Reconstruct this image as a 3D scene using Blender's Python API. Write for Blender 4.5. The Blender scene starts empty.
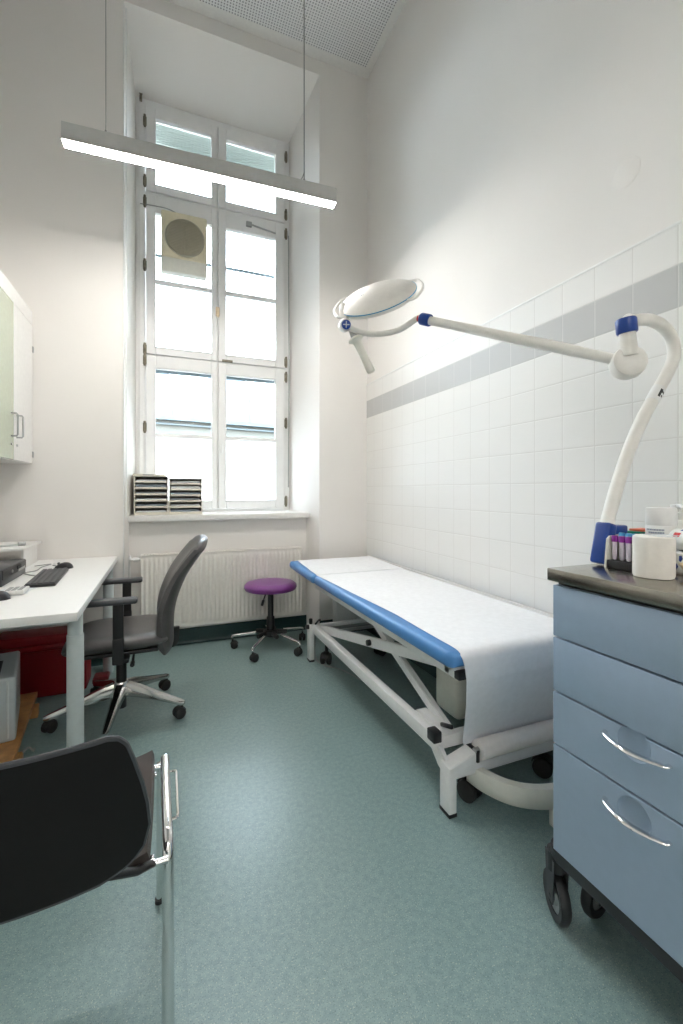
import bpy, bmesh, math, random
from mathutils import Vector, Matrix
random.seed(7)
LAMP, SKY, FILL_Y, EXPO = 31, 7.0, -1.3, 1.68
C = bpy.context.scene.collection
PI = math.pi
V = Vector
# ---------------------------------------------------------------- materials
def S(c):
    return tuple(((x/255)/12.92 if x/255 <= .04045 else ((x/255+.055)/1.055)**2.4) for x in c)+(1,)
def mat(name, col, rough=.5, metal=0, noise=0, nscale=40, bump=0, bscale=200, spec=.5, coat=0, emit=None, es=0):
    m = bpy.data.materials.new(name); m.use_nodes = True
    nt = m.node_tree; b = nt.nodes['Principled BSDF']
    b.inputs['Base Color'].default_value = col; b.inputs['Roughness'].default_value = rough
    b.inputs['Metallic'].default_value = metal; b.inputs['Specular IOR Level'].default_value = spec
    b.inputs['Coat Weight'].default_value = coat
    if emit: b.inputs['Emission Color'].default_value = emit; b.inputs['Emission Strength'].default_value = es
    tc = nt.nodes.new('ShaderNodeTexCoord')
    n = nt.nodes.new('ShaderNodeTexNoise'); n.inputs['Scale'].default_value = nscale; n.inputs['Detail'].default_value = 4
    nt.links.new(tc.outputs['Object'], n.inputs['Vector'])
    r = nt.nodes.new('ShaderNodeValToRGB'); k = noise if noise else .03
    r.color_ramp.elements[0].position = .3; r.color_ramp.elements[1].position = .7
    r.color_ramp.elements[0].color = tuple(max(0, c*(1-k)) for c in col[:3])+(1,)
    r.color_ramp.elements[1].color = tuple(min(1, c*(1+k)) for c in col[:3])+(1,)
    nt.links.new(n.outputs['Fac'], r.inputs['Fac']); nt.links.new(r.outputs['Color'], b.inputs['Base Color'])
    if bump:
        n2 = nt.nodes.new('ShaderNodeTexNoise'); n2.inputs['Scale'].default_value = bscale; n2.inputs['Detail'].default_value = 3
        nt.links.new(tc.outputs['Object'], n2.inputs['Vector'])
        bp = nt.nodes.new('ShaderNodeBump'); bp.inputs['Strength'].default_value = bump; bp.inputs['Distance'].default_value = .002
        nt.links.new(n2.outputs['Fac'], bp.inputs['Height']); nt.links.new(bp.outputs['Normal'], b.inputs['Normal'])
    return m
def mathn(nt, op, a, b=None, c=None):
    n = nt.nodes.new('ShaderNodeMath'); n.operation = op
    for i, x in enumerate((a, b, c)):
        if x is None: continue
        if isinstance(x, (int, float)): n.inputs[i].default_value = x
        else: nt.links.new(x, n.inputs[i])
    return n.outputs[0]

M = {}
WALLC = (.86, .835, .80, 1)
M['wall'] = mat('wall_paint', WALLC, .75, noise=.012, nscale=2, bump=.12, bscale=160)
M['ceil'] = mat('ceiling_paint', (.80, .79, .76, 1), .8, bump=.1)
M['winpaint'] = mat('window_paint', (.88, .88, .87, 1), .35, noise=.02, nscale=12)
M['sill'] = mat('sill_stone', (.84, .83, .80, 1), .3, noise=.03, nscale=30)
M['cove'] = mat('cove_base_green', (.018, .055, .055, 1), .35, noise=.15, nscale=60)
M['white'] = mat('white_laminate', (.84, .84, .82, 1), .35)
M['desk'] = mat('desk_top_laminate', (.86, .86, .84, 1), .4, noise=.01)
M['deskleg'] = mat('desk_leg_grey', (.56, .62, .62, 1), .35)
M['metalgrey'] = mat('brushed_grey', (.45, .46, .46, 1), .35, .8)
M['chrome'] = mat('chrome', (.82, .82, .82, 1), .08, 1, noise=.01)
M['alu'] = mat('polished_aluminium', (.55, .55, .54, 1), .15, 1, noise=.04, nscale=15)
M['blackpl'] = mat('black_plastic', (.015, .015, .017, 1), .35, bump=.1)
M['blackpl2'] = mat('dark_grey_plastic', (.05, .053, .06, 1), .3)
M['shell'] = mat('black_shell', (.007, .006, .006, 1), .5, spec=.25, bump=.06, bscale=500)
M['brown'] = mat('brown_leatherette', (.05, .037, .033, 1), .4, bump=.15, bscale=300)
M['rubber'] = mat('black_rubber', (.02, .02, .02, 1), .6)
M['leather'] = mat('grey_leatherette', (.095, .09, .09, 1), .33, noise=.06, bump=.2, bscale=350)
M['purple'] = mat('purple_vinyl', (.20, .045, .24, 1), .28, noise=.05, bump=.12, bscale=300)
M['blue'] = mat('blue_vinyl', (.085, .27, .60, 1), .38, noise=.03, bump=.1, bscale=300)
M['bedw'] = mat('bed_white_powdercoat', (.86, .86, .85, 1), .3)
M['paper'] = mat('exam_paper', (.88, .89, .91, 1), .8, bump=.15, bscale=90)
M['rollp'] = mat('paper_roll_cream', (.84, .80, .76, 1), .8)
M['cream'] = mat('cream_plastic', (.78, .77, .69, 1), .35)
M['ltgrey'] = mat('light_grey_plastic', (.62, .65, .64, 1), .35)
M['rad'] = mat('radiator_enamel', (.87, .84, .78, 1), .3)
M['beige'] = mat('fan_beige', (.76, .70, .52, 1), .45)
M['grille'] = mat('fan_grille', (.46, .43, .33, 1), .5)
M['cab'] = mat('trolley_blue_lacquer', (.31, .40, .51, 1), .35, noise=.02)
M['cabe'] = mat('trolley_dark_edge', (.05, .06, .075, 1), .4)
M['bump'] = mat('bumper_grey', (.028, .03, .033, 1), .5)
M['steel'] = mat('brushed_steel', (.36, .34, .30, 1), .22, 1, noise=.08, nscale=25)
M['lampw'] = mat('lamp_white_enamel', (.84, .82, .77, 1), .4)
M['lampb'] = mat('lamp_blue_plastic', (.008, .05, .27, 1), .3)
M['red'] = mat('red_plastic', (.30, .004, .012, 1), .35)
M['dred'] = mat('dark_red_plastic', (.12, .008, .012, 1), .35)
M['wood'] = mat('pine_wood', (.50, .25, .09, 1), .5, noise=.25, nscale=18)
M['pcgrey'] = mat('computer_case_grey', (.50, .54, .55, 1), .35, .2)
M['cotton'] = mat('cellulose_roll', (.86, .83, .77, 1), .9, bump=.6, bscale=40)
M['green'] = mat('green_plastic', (.01, .27, .15, 1), .3)
M['orange'] = mat('orange_plastic', (.75, .16, .07, 1), .4)
M['pcap'] = mat('purple_cap', (.26, .02, .30, 1), .35)
M['bcap'] = mat('light_blue_cap', (.08, .38, .65, 1), .35)
M['tube'] = mat('sample_tube_label', (.78, .70, .80, 1), .25)
M['redp'] = mat('red_print', (.6, .01, .01, 1), .5)
M['bluep'] = mat('blue_print', (.03, .07, .33, 1), .5)
M['greyp'] = mat('grey_print', (.28, .32, .40, 1), .5)
M['tanb'] = mat('tan_plastic', (.72, .58, .40, 1), .5)
M['cabgreen'] = mat('pale_green_glass_door', (.52, .58, .44, 1), .12, coat=.6)
M['cabwhite'] = mat('cabinet_white', (.84, .84, .82, 1), .3)
M['hinge'] = mat('aged_hinge_metal', (.22, .20, .15, 1), .45, .7, noise=.3)
M['traybeige'] = mat('tray_beige', (.74, .71, .61, 1), .5)
M['traydark'] = mat('tray_smoke', (.30, .33, .36, 1), .3)
M['sheet'] = mat('office_paper', (.75, .78, .80, 1), .7, noise=.06, nscale=60)
M['folder'] = mat('slate_folder', (.30, .36, .42, 1), .6)
M['lamph'] = mat('lamp_housing', (.60, .60, .58, 1), .4, .3)
M['cable'] = mat('steel_cable', (.30, .30, .29, 1), .4, .6)
M['gcable'] = mat('grey_cable', (.35, .36, .35, 1), .5)
M['fac'] = mat('facade_render', (.095, .095, .082, 1), .8, noise=.04, nscale=.6)
M['facd'] = mat('facade_ledge', (.06, .08, .09, 1), .6)
M['facl'] = mat('roof_panels', (.115, .115, .108, 1), .6)
M['roofb'] = mat('roof_unit_blue', (.14, .19, .26, 1), .6)
M['blind'] = mat('blind_slats', (.25, .285, .26, 1), .5)
M['marks'] = mat('wall_cover_paint', WALLC, .75, noise=.012, nscale=2)
M['gap'] = mat('shadow_gap_rubber', (.03, .03, .03, 1), .8)

def emis(name, col, s):
    m = bpy.data.materials.new(name); m.use_nodes = True; nt = m.node_tree
    b = nt.nodes['Principled BSDF']; b.inputs['Base Color'].default_value = (.9, .9, .9, 1)
    b.inputs['Emission Color'].default_value = col; b.inputs['Emission Strength'].default_value = s
    return m
M['diff'] = emis('lamp_diffuser', (1, .955, .905, 1), LAMP if 'LAMP' in globals() else 17)

def glass():
    m = bpy.data.materials.new('window_glass'); m.use_nodes = True; nt = m.node_tree; nt.nodes.remove(nt.nodes['Principled BSDF'])
    t = nt.nodes.new('ShaderNodeBsdfTransparent'); t.inputs['Color'].default_value = (.93, .96, .96, 1)
    g = nt.nodes.new('ShaderNodeBsdfGlossy'); g.inputs['Roughness'].default_value = .02
    fr = nt.nodes.new('ShaderNodeFresnel'); fr.inputs['IOR'].default_value = 1.45
    mx = nt.nodes.new('ShaderNodeMixShader'); nt.links.new(fr.outputs[0], mx.inputs[0])
    nt.links.new(t.outputs[0], mx.inputs[1]); nt.links.new(g.outputs[0], mx.inputs[2])
    nt.links.new(mx.outputs[0], nt.nodes['Material Output'].inputs['Surface']); return m
M['glass'] = glass()
def frosted():
    m = bpy.data.materials.new('frosted_film'); m.use_nodes = True; nt = m.node_tree; nt.nodes.remove(nt.nodes['Principled BSDF'])
    t = nt.nodes.new('ShaderNodeBsdfTranslucent'); t.inputs['Color'].default_value = (.9, .93, .94, 1)
    d = nt.nodes.new('ShaderNodeBsdfDiffuse'); d.inputs['Color'].default_value = (.85, .87, .88, 1)
    mx = nt.nodes.new('ShaderNodeMixShader'); mx.inputs[0].default_value = .2
    nt.links.new(t.outputs[0], mx.inputs[1]); nt.links.new(d.outputs[0], mx.inputs[2])
    nt.links.new(mx.outputs[0], nt.nodes['Material Output'].inputs['Surface']); return m
M['frost'] = frosted()

def floor_mat():
    m = bpy.data.materials.new('linoleum_floor'); m.use_nodes = True; nt = m.node_tree; b = nt.nodes['Principled BSDF']
    tc = nt.nodes.new('ShaderNodeTexCoord')
    def rampnoise(scale, lo, hi, c0, c1, det=2):
        n = nt.nodes.new('ShaderNodeTexNoise'); n.inputs['Scale'].default_value = scale; n.inputs['Detail'].default_value = det
        nt.links.new(tc.outputs['Object'], n.inputs['Vector'])
        r = nt.nodes.new('ShaderNodeValToRGB'); r.color_ramp.elements[0].position = lo; r.color_ramp.elements[1].position = hi
        r.color_ramp.elements[0].color = c0; r.color_ramp.elements[1].color = c1
        nt.links.new(n.outputs['Fac'], r.inputs['Fac']); return r.outputs['Color']
    base = rampnoise(55, .35, .65, (.200, .300, .297, 1), (.255, .360, .352, 1), 5)
    dark = rampnoise(300, .60, .68, (0, 0, 0, 1), (1, 1, 1, 1), 1)
    lite = rampnoise(250, .62, .70, (0, 0, 0, 1), (1, 1, 1, 1), 1)
    m1 = nt.nodes.new('ShaderNodeMixRGB'); nt.links.new(dark, m1.inputs[0]); nt.links.new(base, m1.inputs[1]); m1.inputs[2].default_value = (.13, .205, .215, 1)
    m2 = nt.nodes.new('ShaderNodeMixRGB'); nt.links.new(lite, m2.inputs[0]); nt.links.new(m1.outputs[0], m2.inputs[1]); m2.inputs[2].default_value = (.40, .48, .43, 1)
    # faint welded seams between the linoleum sheets
    sx = nt.nodes.new('ShaderNodeSeparateXYZ'); nt.links.new(tc.outputs['Object'], sx.inputs[0])
    d = mathn(nt, 'ABSOLUTE', mathn(nt, 'SUBTRACT', sx.outputs['X'], .05)); s = mathn(nt, 'LESS_THAN', d, .0012)
    s = mathn(nt, 'MULTIPLY', s, .35)
    m3 = nt.nodes.new('ShaderNodeMixRGB'); nt.links.new(s, m3.inputs[0]); nt.links.new(m2.outputs[0], m3.inputs[1]); m3.inputs[2].default_value = (.17, .25, .26, 1)
    nt.links.new(m3.outputs[0], b.inputs['Base Color']); b.inputs['Roughness'].default_value = .32; b.inputs['Specular IOR Level'].default_value = .6
    n2 = nt.nodes.new('ShaderNodeTexNoise'); n2.inputs['Scale'].default_value = 9; n2.inputs['Detail'].default_value = 4
    nt.links.new(tc.outputs['Object'], n2.inputs['Vector'])
    bp = nt.nodes.new('ShaderNodeBump'); bp.inputs['Strength'].default_value = .15; bp.inputs['Distance'].default_value = .01
    nt.links.new(n2.outputs['Fac'], bp.inputs['Height']); nt.links.new(bp.outputs['Normal'], b.inputs['Normal'])
    return m
M['floor'] = floor_mat()
def tile_mat(grey):
    m = bpy.data.materials.new('wall_tile_grey' if grey else 'wall_tile_white'); m.use_nodes = True; nt = m.node_tree; b = nt.nodes['Principled BSDF']
    tc = nt.nodes.new('ShaderNodeTexCoord'); sx = nt.nodes.new('ShaderNodeSeparateXYZ'); nt.links.new(tc.outputs['Object'], sx.inputs[0])
    def dist(o, off, p):
        a = mathn(nt, 'DIVIDE', mathn(nt, 'SUBTRACT', o, off), p); fr = mathn(nt, 'FRACT', mathn(nt, 'ADD', a, 200.5))
        return mathn(nt, 'MULTIPLY', mathn(nt, 'ABSOLUTE', mathn(nt, 'SUBTRACT', fr, .5)), p)
    dy = dist(sx.outputs['Y'], .962, .158); dz = dist(sx.outputs['Z'], 1.857, .15)
    dm = mathn(nt, 'MINIMUM', dy, dz)
    mr = nt.nodes.new('ShaderNodeMapRange'); mr.inputs[1].default_value = .0011; mr.inputs[2].default_value = .0022
    nt.links.new(dm, mr.inputs[0])
    mx = nt.nodes.new('ShaderNodeMixRGB'); nt.links.new(mr.outputs[0], mx.inputs[0])
    mx.inputs[1].default_value = (.735, .715, .68, 1) if not grey else (.66, .65, .63, 1)
    mx.inputs[2].default_value = (.53, .53, .52, 1) if grey else (.83, .82, .79, 1)
    nt.links.new(mx.outputs[0], b.inputs['Base Color'])
    rg = mathn(nt, 'SUBTRACT', .7, mathn(nt, 'MULTIPLY', mr.outputs[0], .22)); nt.links.new(rg, b.inputs['Roughness'])
    mr2 = nt.nodes.new('ShaderNodeMapRange'); mr2.inputs[1].default_value = .0008; mr2.inputs[2].default_value = .005
    nt.links.new(dm, mr2.inputs[0])
    bp = nt.nodes.new('ShaderNodeBump'); bp.inputs['Strength'].default_value = .5; bp.inputs['Distance'].default_value = .0012
    nt.links.new(mr2.outputs[0], bp.inputs['Height']); nt.links.new(bp.outputs['Normal'], b.inputs['Normal'])
    return m
M['tile'] = tile_mat(False); M['tileg'] = tile_mat(True)
def perf_mat():
    m = bpy.data.materials.new('perforated_ceiling_panel'); m.use_nodes = True; nt = m.node_tree; b = nt.nodes['Principled BSDF']
    tc = nt.nodes.new('ShaderNodeTexCoord'); sx = nt.nodes.new('ShaderNodeSeparateXYZ'); nt.links.new(tc.outputs['Object'], sx.inputs[0])
    P = .021
    def c(o): return mathn(nt, 'SUBTRACT', mathn(nt, 'FRACT', mathn(nt, 'ADD', mathn(nt, 'DIVIDE', o, P), 300)), .5)
    a = c(sx.outputs['X']); d = c(sx.outputs['Y'])
    r = mathn(nt, 'SQRT', mathn(nt, 'ADD', mathn(nt, 'MULTIPLY', a, a), mathn(nt, 'MULTIPLY', d, d)))
    mr = nt.nodes.new('ShaderNodeMapRange'); mr.inputs[1].default_value = .22; mr.inputs[2].default_value = .32; nt.links.new(r, mr.inputs[0])
    mx = nt.nodes.new('ShaderNodeMixRGB'); nt.links.new(mr.outputs[0], mx.inputs[0]); mx.inputs[1].default_value = (.30, .30, .31, 1); mx.inputs[2].default_value = (.80, .80, .79, 1)
    nt.links.new(mx.outputs[0], b.inputs['Base Color']); b.inputs['Roughness'].default_value = .8
    return m
M['perf'] = perf_mat()

# ---------------------------------------------------------------- mesh helpers
def box(bm, x0, x1, y0, y1, z0, z1, bev=0, seg=2, rot=None, pivot=None):
    t = bmesh.new(); bmesh.ops.create_cube(t, size=1)
    for v in t.verts:
        v.co = V((x0+(v.co.x+.5)*(x1-x0), y0+(v.co.y+.5)*(y1-y0), z0+(v.co.z+.5)*(z1-z0)))
    if bev: bmesh.ops.bevel(t, geom=t.edges[:]+t.verts[:], offset=bev, segments=seg, profile=.5, affect='EDGES', clamp_overlap=True)
    if rot is not None:
        p = V(pivot) if pivot else V(((x0+x1)/2, (y0+y1)/2, (z0+z1)/2))
        for v in t.verts: v.co = p+rot @ (v.co-p)
    merge(bm, t); return bm
def merge(bm, t):
    mp = {}
    for v in t.verts: mp[v] = bm.verts.new(v.co)
    for f in t.faces:
        try:
            nf = bm.faces.new([mp[v] for v in f.verts]); nf.smooth = f.smooth
        except ValueError: pass
    t.free()
def frame(d):
    d = d.normalized(); a = V((0, 0, 1)) if abs(d.z) < .9 else V((1, 0, 0))
    x = a.cross(d).normalized(); return x, d.cross(x)
def tube(bm, pts, r, seg=12, caps=True, closed=False, scale=(1, 1)):
    pts = [V(p) for p in pts]; n = len(pts); rs = r if isinstance(r, (list, tuple)) else [r]*n
    rings = []; px = None
    for i, p in enumerate(pts):
        if closed: d = pts[(i+1) % n]-pts[i-1]
        else: d = (pts[min(i+1, n-1)]-pts[max(i-1, 0)])
        d.normalize()
        if px is None: x, y = frame(d)
        else:
            x = (px-d*px.dot(d)).normalized(); y = d.cross(x)
        px = x
        rings.append([bm.verts.new(p+(x*math.cos(2*PI*k/seg)*scale[0]+y*math.sin(2*PI*k/seg)*scale[1])*rs[i]) for k in range(seg)])
    m = n if closed else n-1
    for i in range(m):
        a = rings[i]; b = rings[(i+1) % n]
        for k in range(seg):
            f = bm.faces.new((a[k], a[(k+1) % seg], b[(k+1) % seg], b[k])); f.smooth = True
    if caps and not closed:
        bm.faces.new(rings[0][::-1]); bm.faces.new(rings[-1])
    return bm
def cyl(bm, p0, p1, r0, r1=None, seg=20, bev=0):
    r1 = r0 if r1 is None else r1
    p0 = V(p0); p1 = V(p1)
    if bev:
        d = (p1-p0).normalized()
        return tube(bm, [p0, p0+d*bev*.3, p0+d*bev, p1-d*bev, p1-d*bev*.3, p1], [r0-bev, r0-bev*.3, r0, r1, r1-bev*.3, r1-bev], seg)
    return tube(bm, [p0, p1], [r0, r1], seg)
def bez(pts, n=10):
    """Catmull-Rom through the points"""
    pts = [V(p) for p in pts]; out = []
    P = [pts[0]*2-pts[1]]+pts+[pts[-1]*2-pts[-2]]
    for i in range(1, len(P)-2):
        for k in range(n):
            t = k/n; a, b, c, d = P[i-1], P[i], P[i+1], P[i+2]
            out.append(.5*((2*b)+(-a+c)*t+(2*a-5*b+4*c-d)*t*t+(-a+3*b-3*c+d)*t**3))
    out.append(pts[-1]); return out
def lathe(bm, prof, c, seg=32, axis=None):
    c = V(c); R = Matrix.Identity(3) if axis is None else V((0, 0, 1)).rotation_difference(V(axis).normalized()).to_matrix()
    rings = []
    for r, z in prof:
        if r < 1e-6: rings.append([bm.verts.new(c+R @ V((0, 0, z)))])
        else: rings.append([bm.verts.new(c+R @ V((r*math.cos(2*PI*k/seg), r*math.sin(2*PI*k/seg), z))) for k in range(seg)])
    for a, b in zip(rings, rings[1:]):
        for k in range(seg):
            k2 = (k+1) % seg
            if len(a) == 1 and len(b) == 1: continue
            if len(a) == 1: f = bm.faces.new((a[0], b[k], b[k2]))
            elif len(b) == 1: f = bm.faces.new((a[k], a[k2], b[0]))
            else: f = bm.faces.new((a[k], a[k2], b[k2], b[k]))
            f.smooth = True
    return bm
def shell(bm, fn, nu, nv, th, smooth=True):
    """grid surface fn(u,v) (u,v in 0..1) thickened by th(u,v) both sides"""
    G = [[V(fn(i/nu, j/nv)) for j in range(nv+1)] for i in range(nu+1)]
    A = []; B = []
    for i in range(nu+1):
        ra = []; rb = []
        for j in range(nv+1):
            du = G[min(i+1, nu)][j]-G[max(i-1, 0)][j]; dv = G[i][min(j+1, nv)]-G[i][max(j-1, 0)]
            n = du.cross(dv); n = n.normalized() if n.length > 1e-9 else V((0, 0, 1))
            t = (th(i/nu, j/nv) if callable(th) else th)/2
            ra.append(bm.verts.new(G[i][j]+n*t)); rb.append(bm.verts.new(G[i][j]-n*t))
        A.append(ra); B.append(rb)
    fs = []
    for i in range(nu):
        for j in range(nv):
            fs.append(bm.faces.new((A[i][j], A[i+1][j], A[i+1][j+1], A[i][j+1])))
            fs.append(bm.faces.new((B[i][j], B[i][j+1], B[i+1][j+1], B[i+1][j])))
    for i in range(nu):
        fs.append(bm.faces.new((A[i][0], B[i][0], B[i+1][0], A[i+1][0]))); fs.append(bm.faces.new((A[i][nv], A[i+1][nv], B[i+1][nv], B[i][nv])))
    for j in range(nv):
        fs.append(bm.faces.new((A[0][j], A[0][j+1], B[0][j+1], B[0][j]))); fs.append(bm.faces.new((A[nu][j], B[nu][j], B[nu][j+1], A[nu][j+1])))
    for f in fs: f.smooth = smooth
    return bm
def cushion(bm, c, hx, hy, h, k=.35, n=16, fn=None):
    """puffy rounded-rectangle pad, centre c at mid height; k edge roundness"""
    def prof(t):    # superellipse edge falloff
        return (1-abs(t)**5)**.5 if abs(t) < 1 else 0
    top = []; bot = []
    def sq(u, v):
        return u*((1-k)+k*math.sqrt(1-v*v/2)), v*((1-k)+k*math.sqrt(1-u*u/2))
    for i in range(n+1):
        ta = []; tb = []
        for j in range(n+1):
            u = -math.cos(PI*i/n); v = -math.cos(PI*j/n)
            x, y = sq(u, v); f = math.sqrt(max(0, (1-abs(u)**6)*(1-abs(v)**6)))
            p = V((c[0]+x*hx, c[1]+y*hy, c[2])); q = p.copy(); p.z += h/2*f; q.z -= h/2*f
            if fn: p = fn(p); q = fn(q)
            a = bm.verts.new(p); edge = i in (0, n) or j in (0, n)
            b = a if edge else bm.verts.new(q); ta.append(a); tb.append(b)
        top.append(ta); bot.append(tb)
    for i in range(n):
        for j in range(n):
            for G, s in ((top, 1), (bot, -1)):
                vs = [G[i][j], G[i+1][j], G[i+1][j+1], G[i][j+1]]
                if s < 0: vs = vs[::-1]
                try:
                    f = bm.faces.new(vs); f.smooth = True
                except ValueError: pass
    return bm
def prism(bm, poly, z0, z1, fn=None):
    """poly in a plane, extruded; fn maps (a,b,c)->xyz"""
    fn = fn or (lambda a, b, c: (a, b, c))
    A = [bm.verts.new(fn(a, b, z0)) for a, b in poly]; B = [bm.verts.new(fn(a, b, z1)) for a, b in poly]
    n = len(poly)
    bm.faces.new(A[::-1]); bm.faces.new(B)
    for i in range(n): bm.faces.new((A[i], A[(i+1) % n], B[(i+1) % n], B[i]))
    return bm
def NB(): return bmesh.new()
ORG = {}
def thing(name, label, cat, loc, group=None, kind=None):
    o = bpy.data.objects.new(name, None); C.objects.link(o); o.location = loc; o.empty_display_size = .05
    if label: o['label'] = label
    if cat: o['category'] = cat
    if group: o['group'] = group
    if kind: o['kind'] = kind
    ORG[o.name] = V(loc); return o
def obj(name, bm, m, parent=None, label=None, org=None):
    bmesh.ops.recalc_face_normals(bm, faces=bm.faces[:])
    me = bpy.data.meshes.new(name); off = ORG[parent.name] if parent else V(org or (0, 0, 0))
    for v in bm.verts: v.co -= off
    bm.to_mesh(me); bm.free(); o = bpy.data.objects.new(name, me)
    o.data.materials.append(M[m] if isinstance(m, str) else m); C.objects.link(o)
    if parent: o.parent = parent; ORG[o.name] = off
    else: o.location = off; ORG[o.name] = off
    if label: o['label'] = label
    try: me.set_sharp_from_angle(angle=math.radians(42))
    except Exception: pass
    return o
def tag(o, label, cat, group=None):
    o['label'] = label; o['category'] = cat
    if group: o['group'] = group
    return o
def struct(name, bm, m, parent=None, org=None):
    o = obj(name, bm, m, parent, org=org)
    if not parent: o['kind'] = 'structure'
    return o
def dup(root, loc, label=None, rotz=0):
    r = root.copy(); C.objects.link(r); r.location = loc; r.rotation_euler = (0, 0, rotz)
    if label: r['label'] = label
    for ch in list(root.children):
        c = ch.copy(); C.objects.link(c); c.parent = r
        for g in ch.children:
            d = g.copy(); C.objects.link(d); d.parent = c
    return r
# camera model (used only to turn measured sight lines into room coordinates)
TH = math.radians(22.04); CT, ST, F, HZ, H = math.cos(TH), math.sin(TH), 436., 490., 1.225
def xat(px, Y):
    d = (px-341.5)/F; return Y*(d*CT+ST)/(CT-d*ST)
def zat(px, py, Y):
    d = (px-341.5)/F; return H+(HZ-py)/F*Y/(CT-d*ST)
# ================================================================ THE ROOM
XL, XR, YB, YN, ZC = -1.17, 1.655, 3.477, -1.6, 4.84
bm = NB(); box(bm, XL-.3, XR+.3, YN-.3, 4.3, -.1, 0); struct('floor', bm, 'floor')
bm = NB(); box(bm, XL-.15, XL, YN-.15, 4.3, 0, 5.1); struct('wall_left', bm, 'wall')
bm = NB(); box(bm, XL-.15, XR+.15, YN-.15, YN, 0, 5.1); struct('wall_front', bm, 'wall')
bm = NB(); box(bm, XR, XR+.15, YN-.15, 4.3, 0, 5.1); w = struct('wall_right', bm, 'wall')
# tiled zone of the right wall: one thin slab of white tiles, a grey row above the middle, a white row on top
bm = NB()
box(bm, XR-.008, XR, YN, YB, .657, 1.857); box(bm, XR-.008, XR, YN, YB, 2.007, 2.143); struct('trim_1', bm, 'tile')
bm = NB(); box(bm, XR-.008, XR, YN, YB, 1.857, 2.007); struct('trim_2', bm, 'tileg')
bm = NB(); box(bm, XR-.011, XR, YN, YB, 2.143, 2.155, .003); struct('trim_3', bm, 'white')
bm = NB()
box(bm, XR-.016, XR, YN, YB, .612, .655, .006); box(bm, XR-.026, XR, YN, YB, .624, .640, .004); struct('trim_4', bm, 'wall')
# back wall with the deep splayed window niche
bm = NB()
prism(bm, [(XL-.15, YB), (-.272, YB), (-.226, 4.0), (-.226, 4.16), (XL-.15, 4.16)], 0, 5.1)
prism(bm, [(1.207, YB), (XR+.15, YB), (XR+.15, 4.16), (1.086, 4.16), (1.086, 4.0)], 0, 5.1)
prism(bm, [(YB, 4.725), (YB, 5.1), (4.16, 5.1), (4.16, 4.50), (4.0, 4.50)], -.272, 1.207, lambda a, b, c: (c, a, b))
box(bm, -.4, 1.3, 3.69, 4.16, 0, .98)
struct('wall_back', bm, 'wall')
bm = NB(); box(bm, -.262, -.254, YB-.004, YB+.004, 1.03, 4.68)
box(bm, -.279, -.270, YB-.007, YB+.002, .60, 4.70, .002); struct('trim_5', bm, 'white')
# ceiling: plain border with a perforated acoustic field
bm = NB(); box(bm, XL, XR, YN, YB, ZC+.004, ZC+.12); struct('ceiling', bm, 'ceil')
bm = NB(); box(bm, XL+.06, XR-.065, YN+.06, YB-.10, ZC-.002, ZC+.006); struct('trim_6', bm, 'perf')
# dark green coved base boards
def cove(name, p0, p1, n):
    p0 = V(p0); p1 = V(p1); n = V(n); bm = NB()
    prof = [(0, 0), (.022, 0), (.012, .004), (.006, .012), (.004, .03), (.004, .118), (0, .122)]
    A = [bm.verts.new(p0+n*a+V((0, 0, b))) for a, b in prof]; B = [bm.verts.new(p1+n*a+V((0, 0, b))) for a, b in prof]
    for i in range(len(prof)):
        j = (i+1) % len(prof); bm.faces.new((A[i], A[j], B[j], B[i]))
    bm.faces.new(A); bm.faces.new(B[::-1]); struct(name, bm, 'cove')
cove('baseboard_back', (-.25, 3.69, 0), (1.18, 3.69, 0), (0, -1, 0))
cove('baseboard_back_left', (XL, YB, 0), (-.272, YB, 0), (0, -1, 0))
cove('baseboard_back_right', (1.207, YB, 0), (XR, YB, 0), (0, -1, 0))
cove('baseboard_right', (XR, YN, 0), (XR, YB, 0), (-1, 0, 0))
cove('baseboard_left', (XL, YN, 0), (XL, YB, 0), (1, 0, 0))
# ---------------------------------------------------------------- window
win = thing('window_1', None, None, (.43, 4.0, 1.03), kind='structure')
def bars(rects, y0, y1, bev=.003):
    bm = NB()
    for x0, x1, z0, z1 in rects: box(bm, x0, x1, y0, y1, z0, z1, bev, 1)
    return bm
x0, x1 = -.226, 1.086
struct('frame', bars([(x0, -.150, 1.03, 4.50), (1.040, x1, 1.03, 4.50), (-.150, 1.04, 4.445, 4.50), (-.150, 1.04, 3.705, 3.728), (-.150, 1.04, 1.03, 1.056), (-.150, 1.04, 2.352, 2.364), (.427, .437, 1.05, 4.45)], 4.0, 4.10, .002), 'winpaint', win)
def sash(xa, xb, za, zb, ga, gb, gz0, gz1, munt, frost=False):
    rects = [(xa, ga, za, zb), (gb, xb, za, zb), (ga, gb, za, gz0), (ga, gb, gz1, zb)]
    bm = bars(rects, 3.985, 4.035, .004)
    # stepped glazing bead
    for r in [(ga-.012, ga, gz0, gz1), (gb, gb+.012, gz0, gz1), (ga-.012, gb+.012, gz0-.012, gz0), (ga-.012, gb+.012, gz1, gz1+.012)]:
        box(bm, r[0], r[1], 3.979, 3.990, r[2], r[3], .002, 1)
    if munt: box(bm, ga, gb, 3.988, 4.03, munt-.017, munt+.017, .004, 1)
    s = obj('sash', bm, 'winpaint', win)
    if munt:
        bm = NB(); box(bm, ga, gb, 4.008, 4.014, munt, gz1); obj('pane', bm, 'glass', s)
        bm = NB(); box(bm, ga, gb, 4.008, 4.014, gz0, munt)
        obj('pane', bm, 'frost' if frost else 'glass', s, 'frosted lower pane' if frost else None)
    else:
        bm = NB(); box(bm, ga, gb, 4.008, 4.014, gz0, gz1); obj('pane', bm, 'glass', s)
    return s
L = (-.148, .426, -.072, .380); R = (.438, 1.038, .506, .953)
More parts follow.
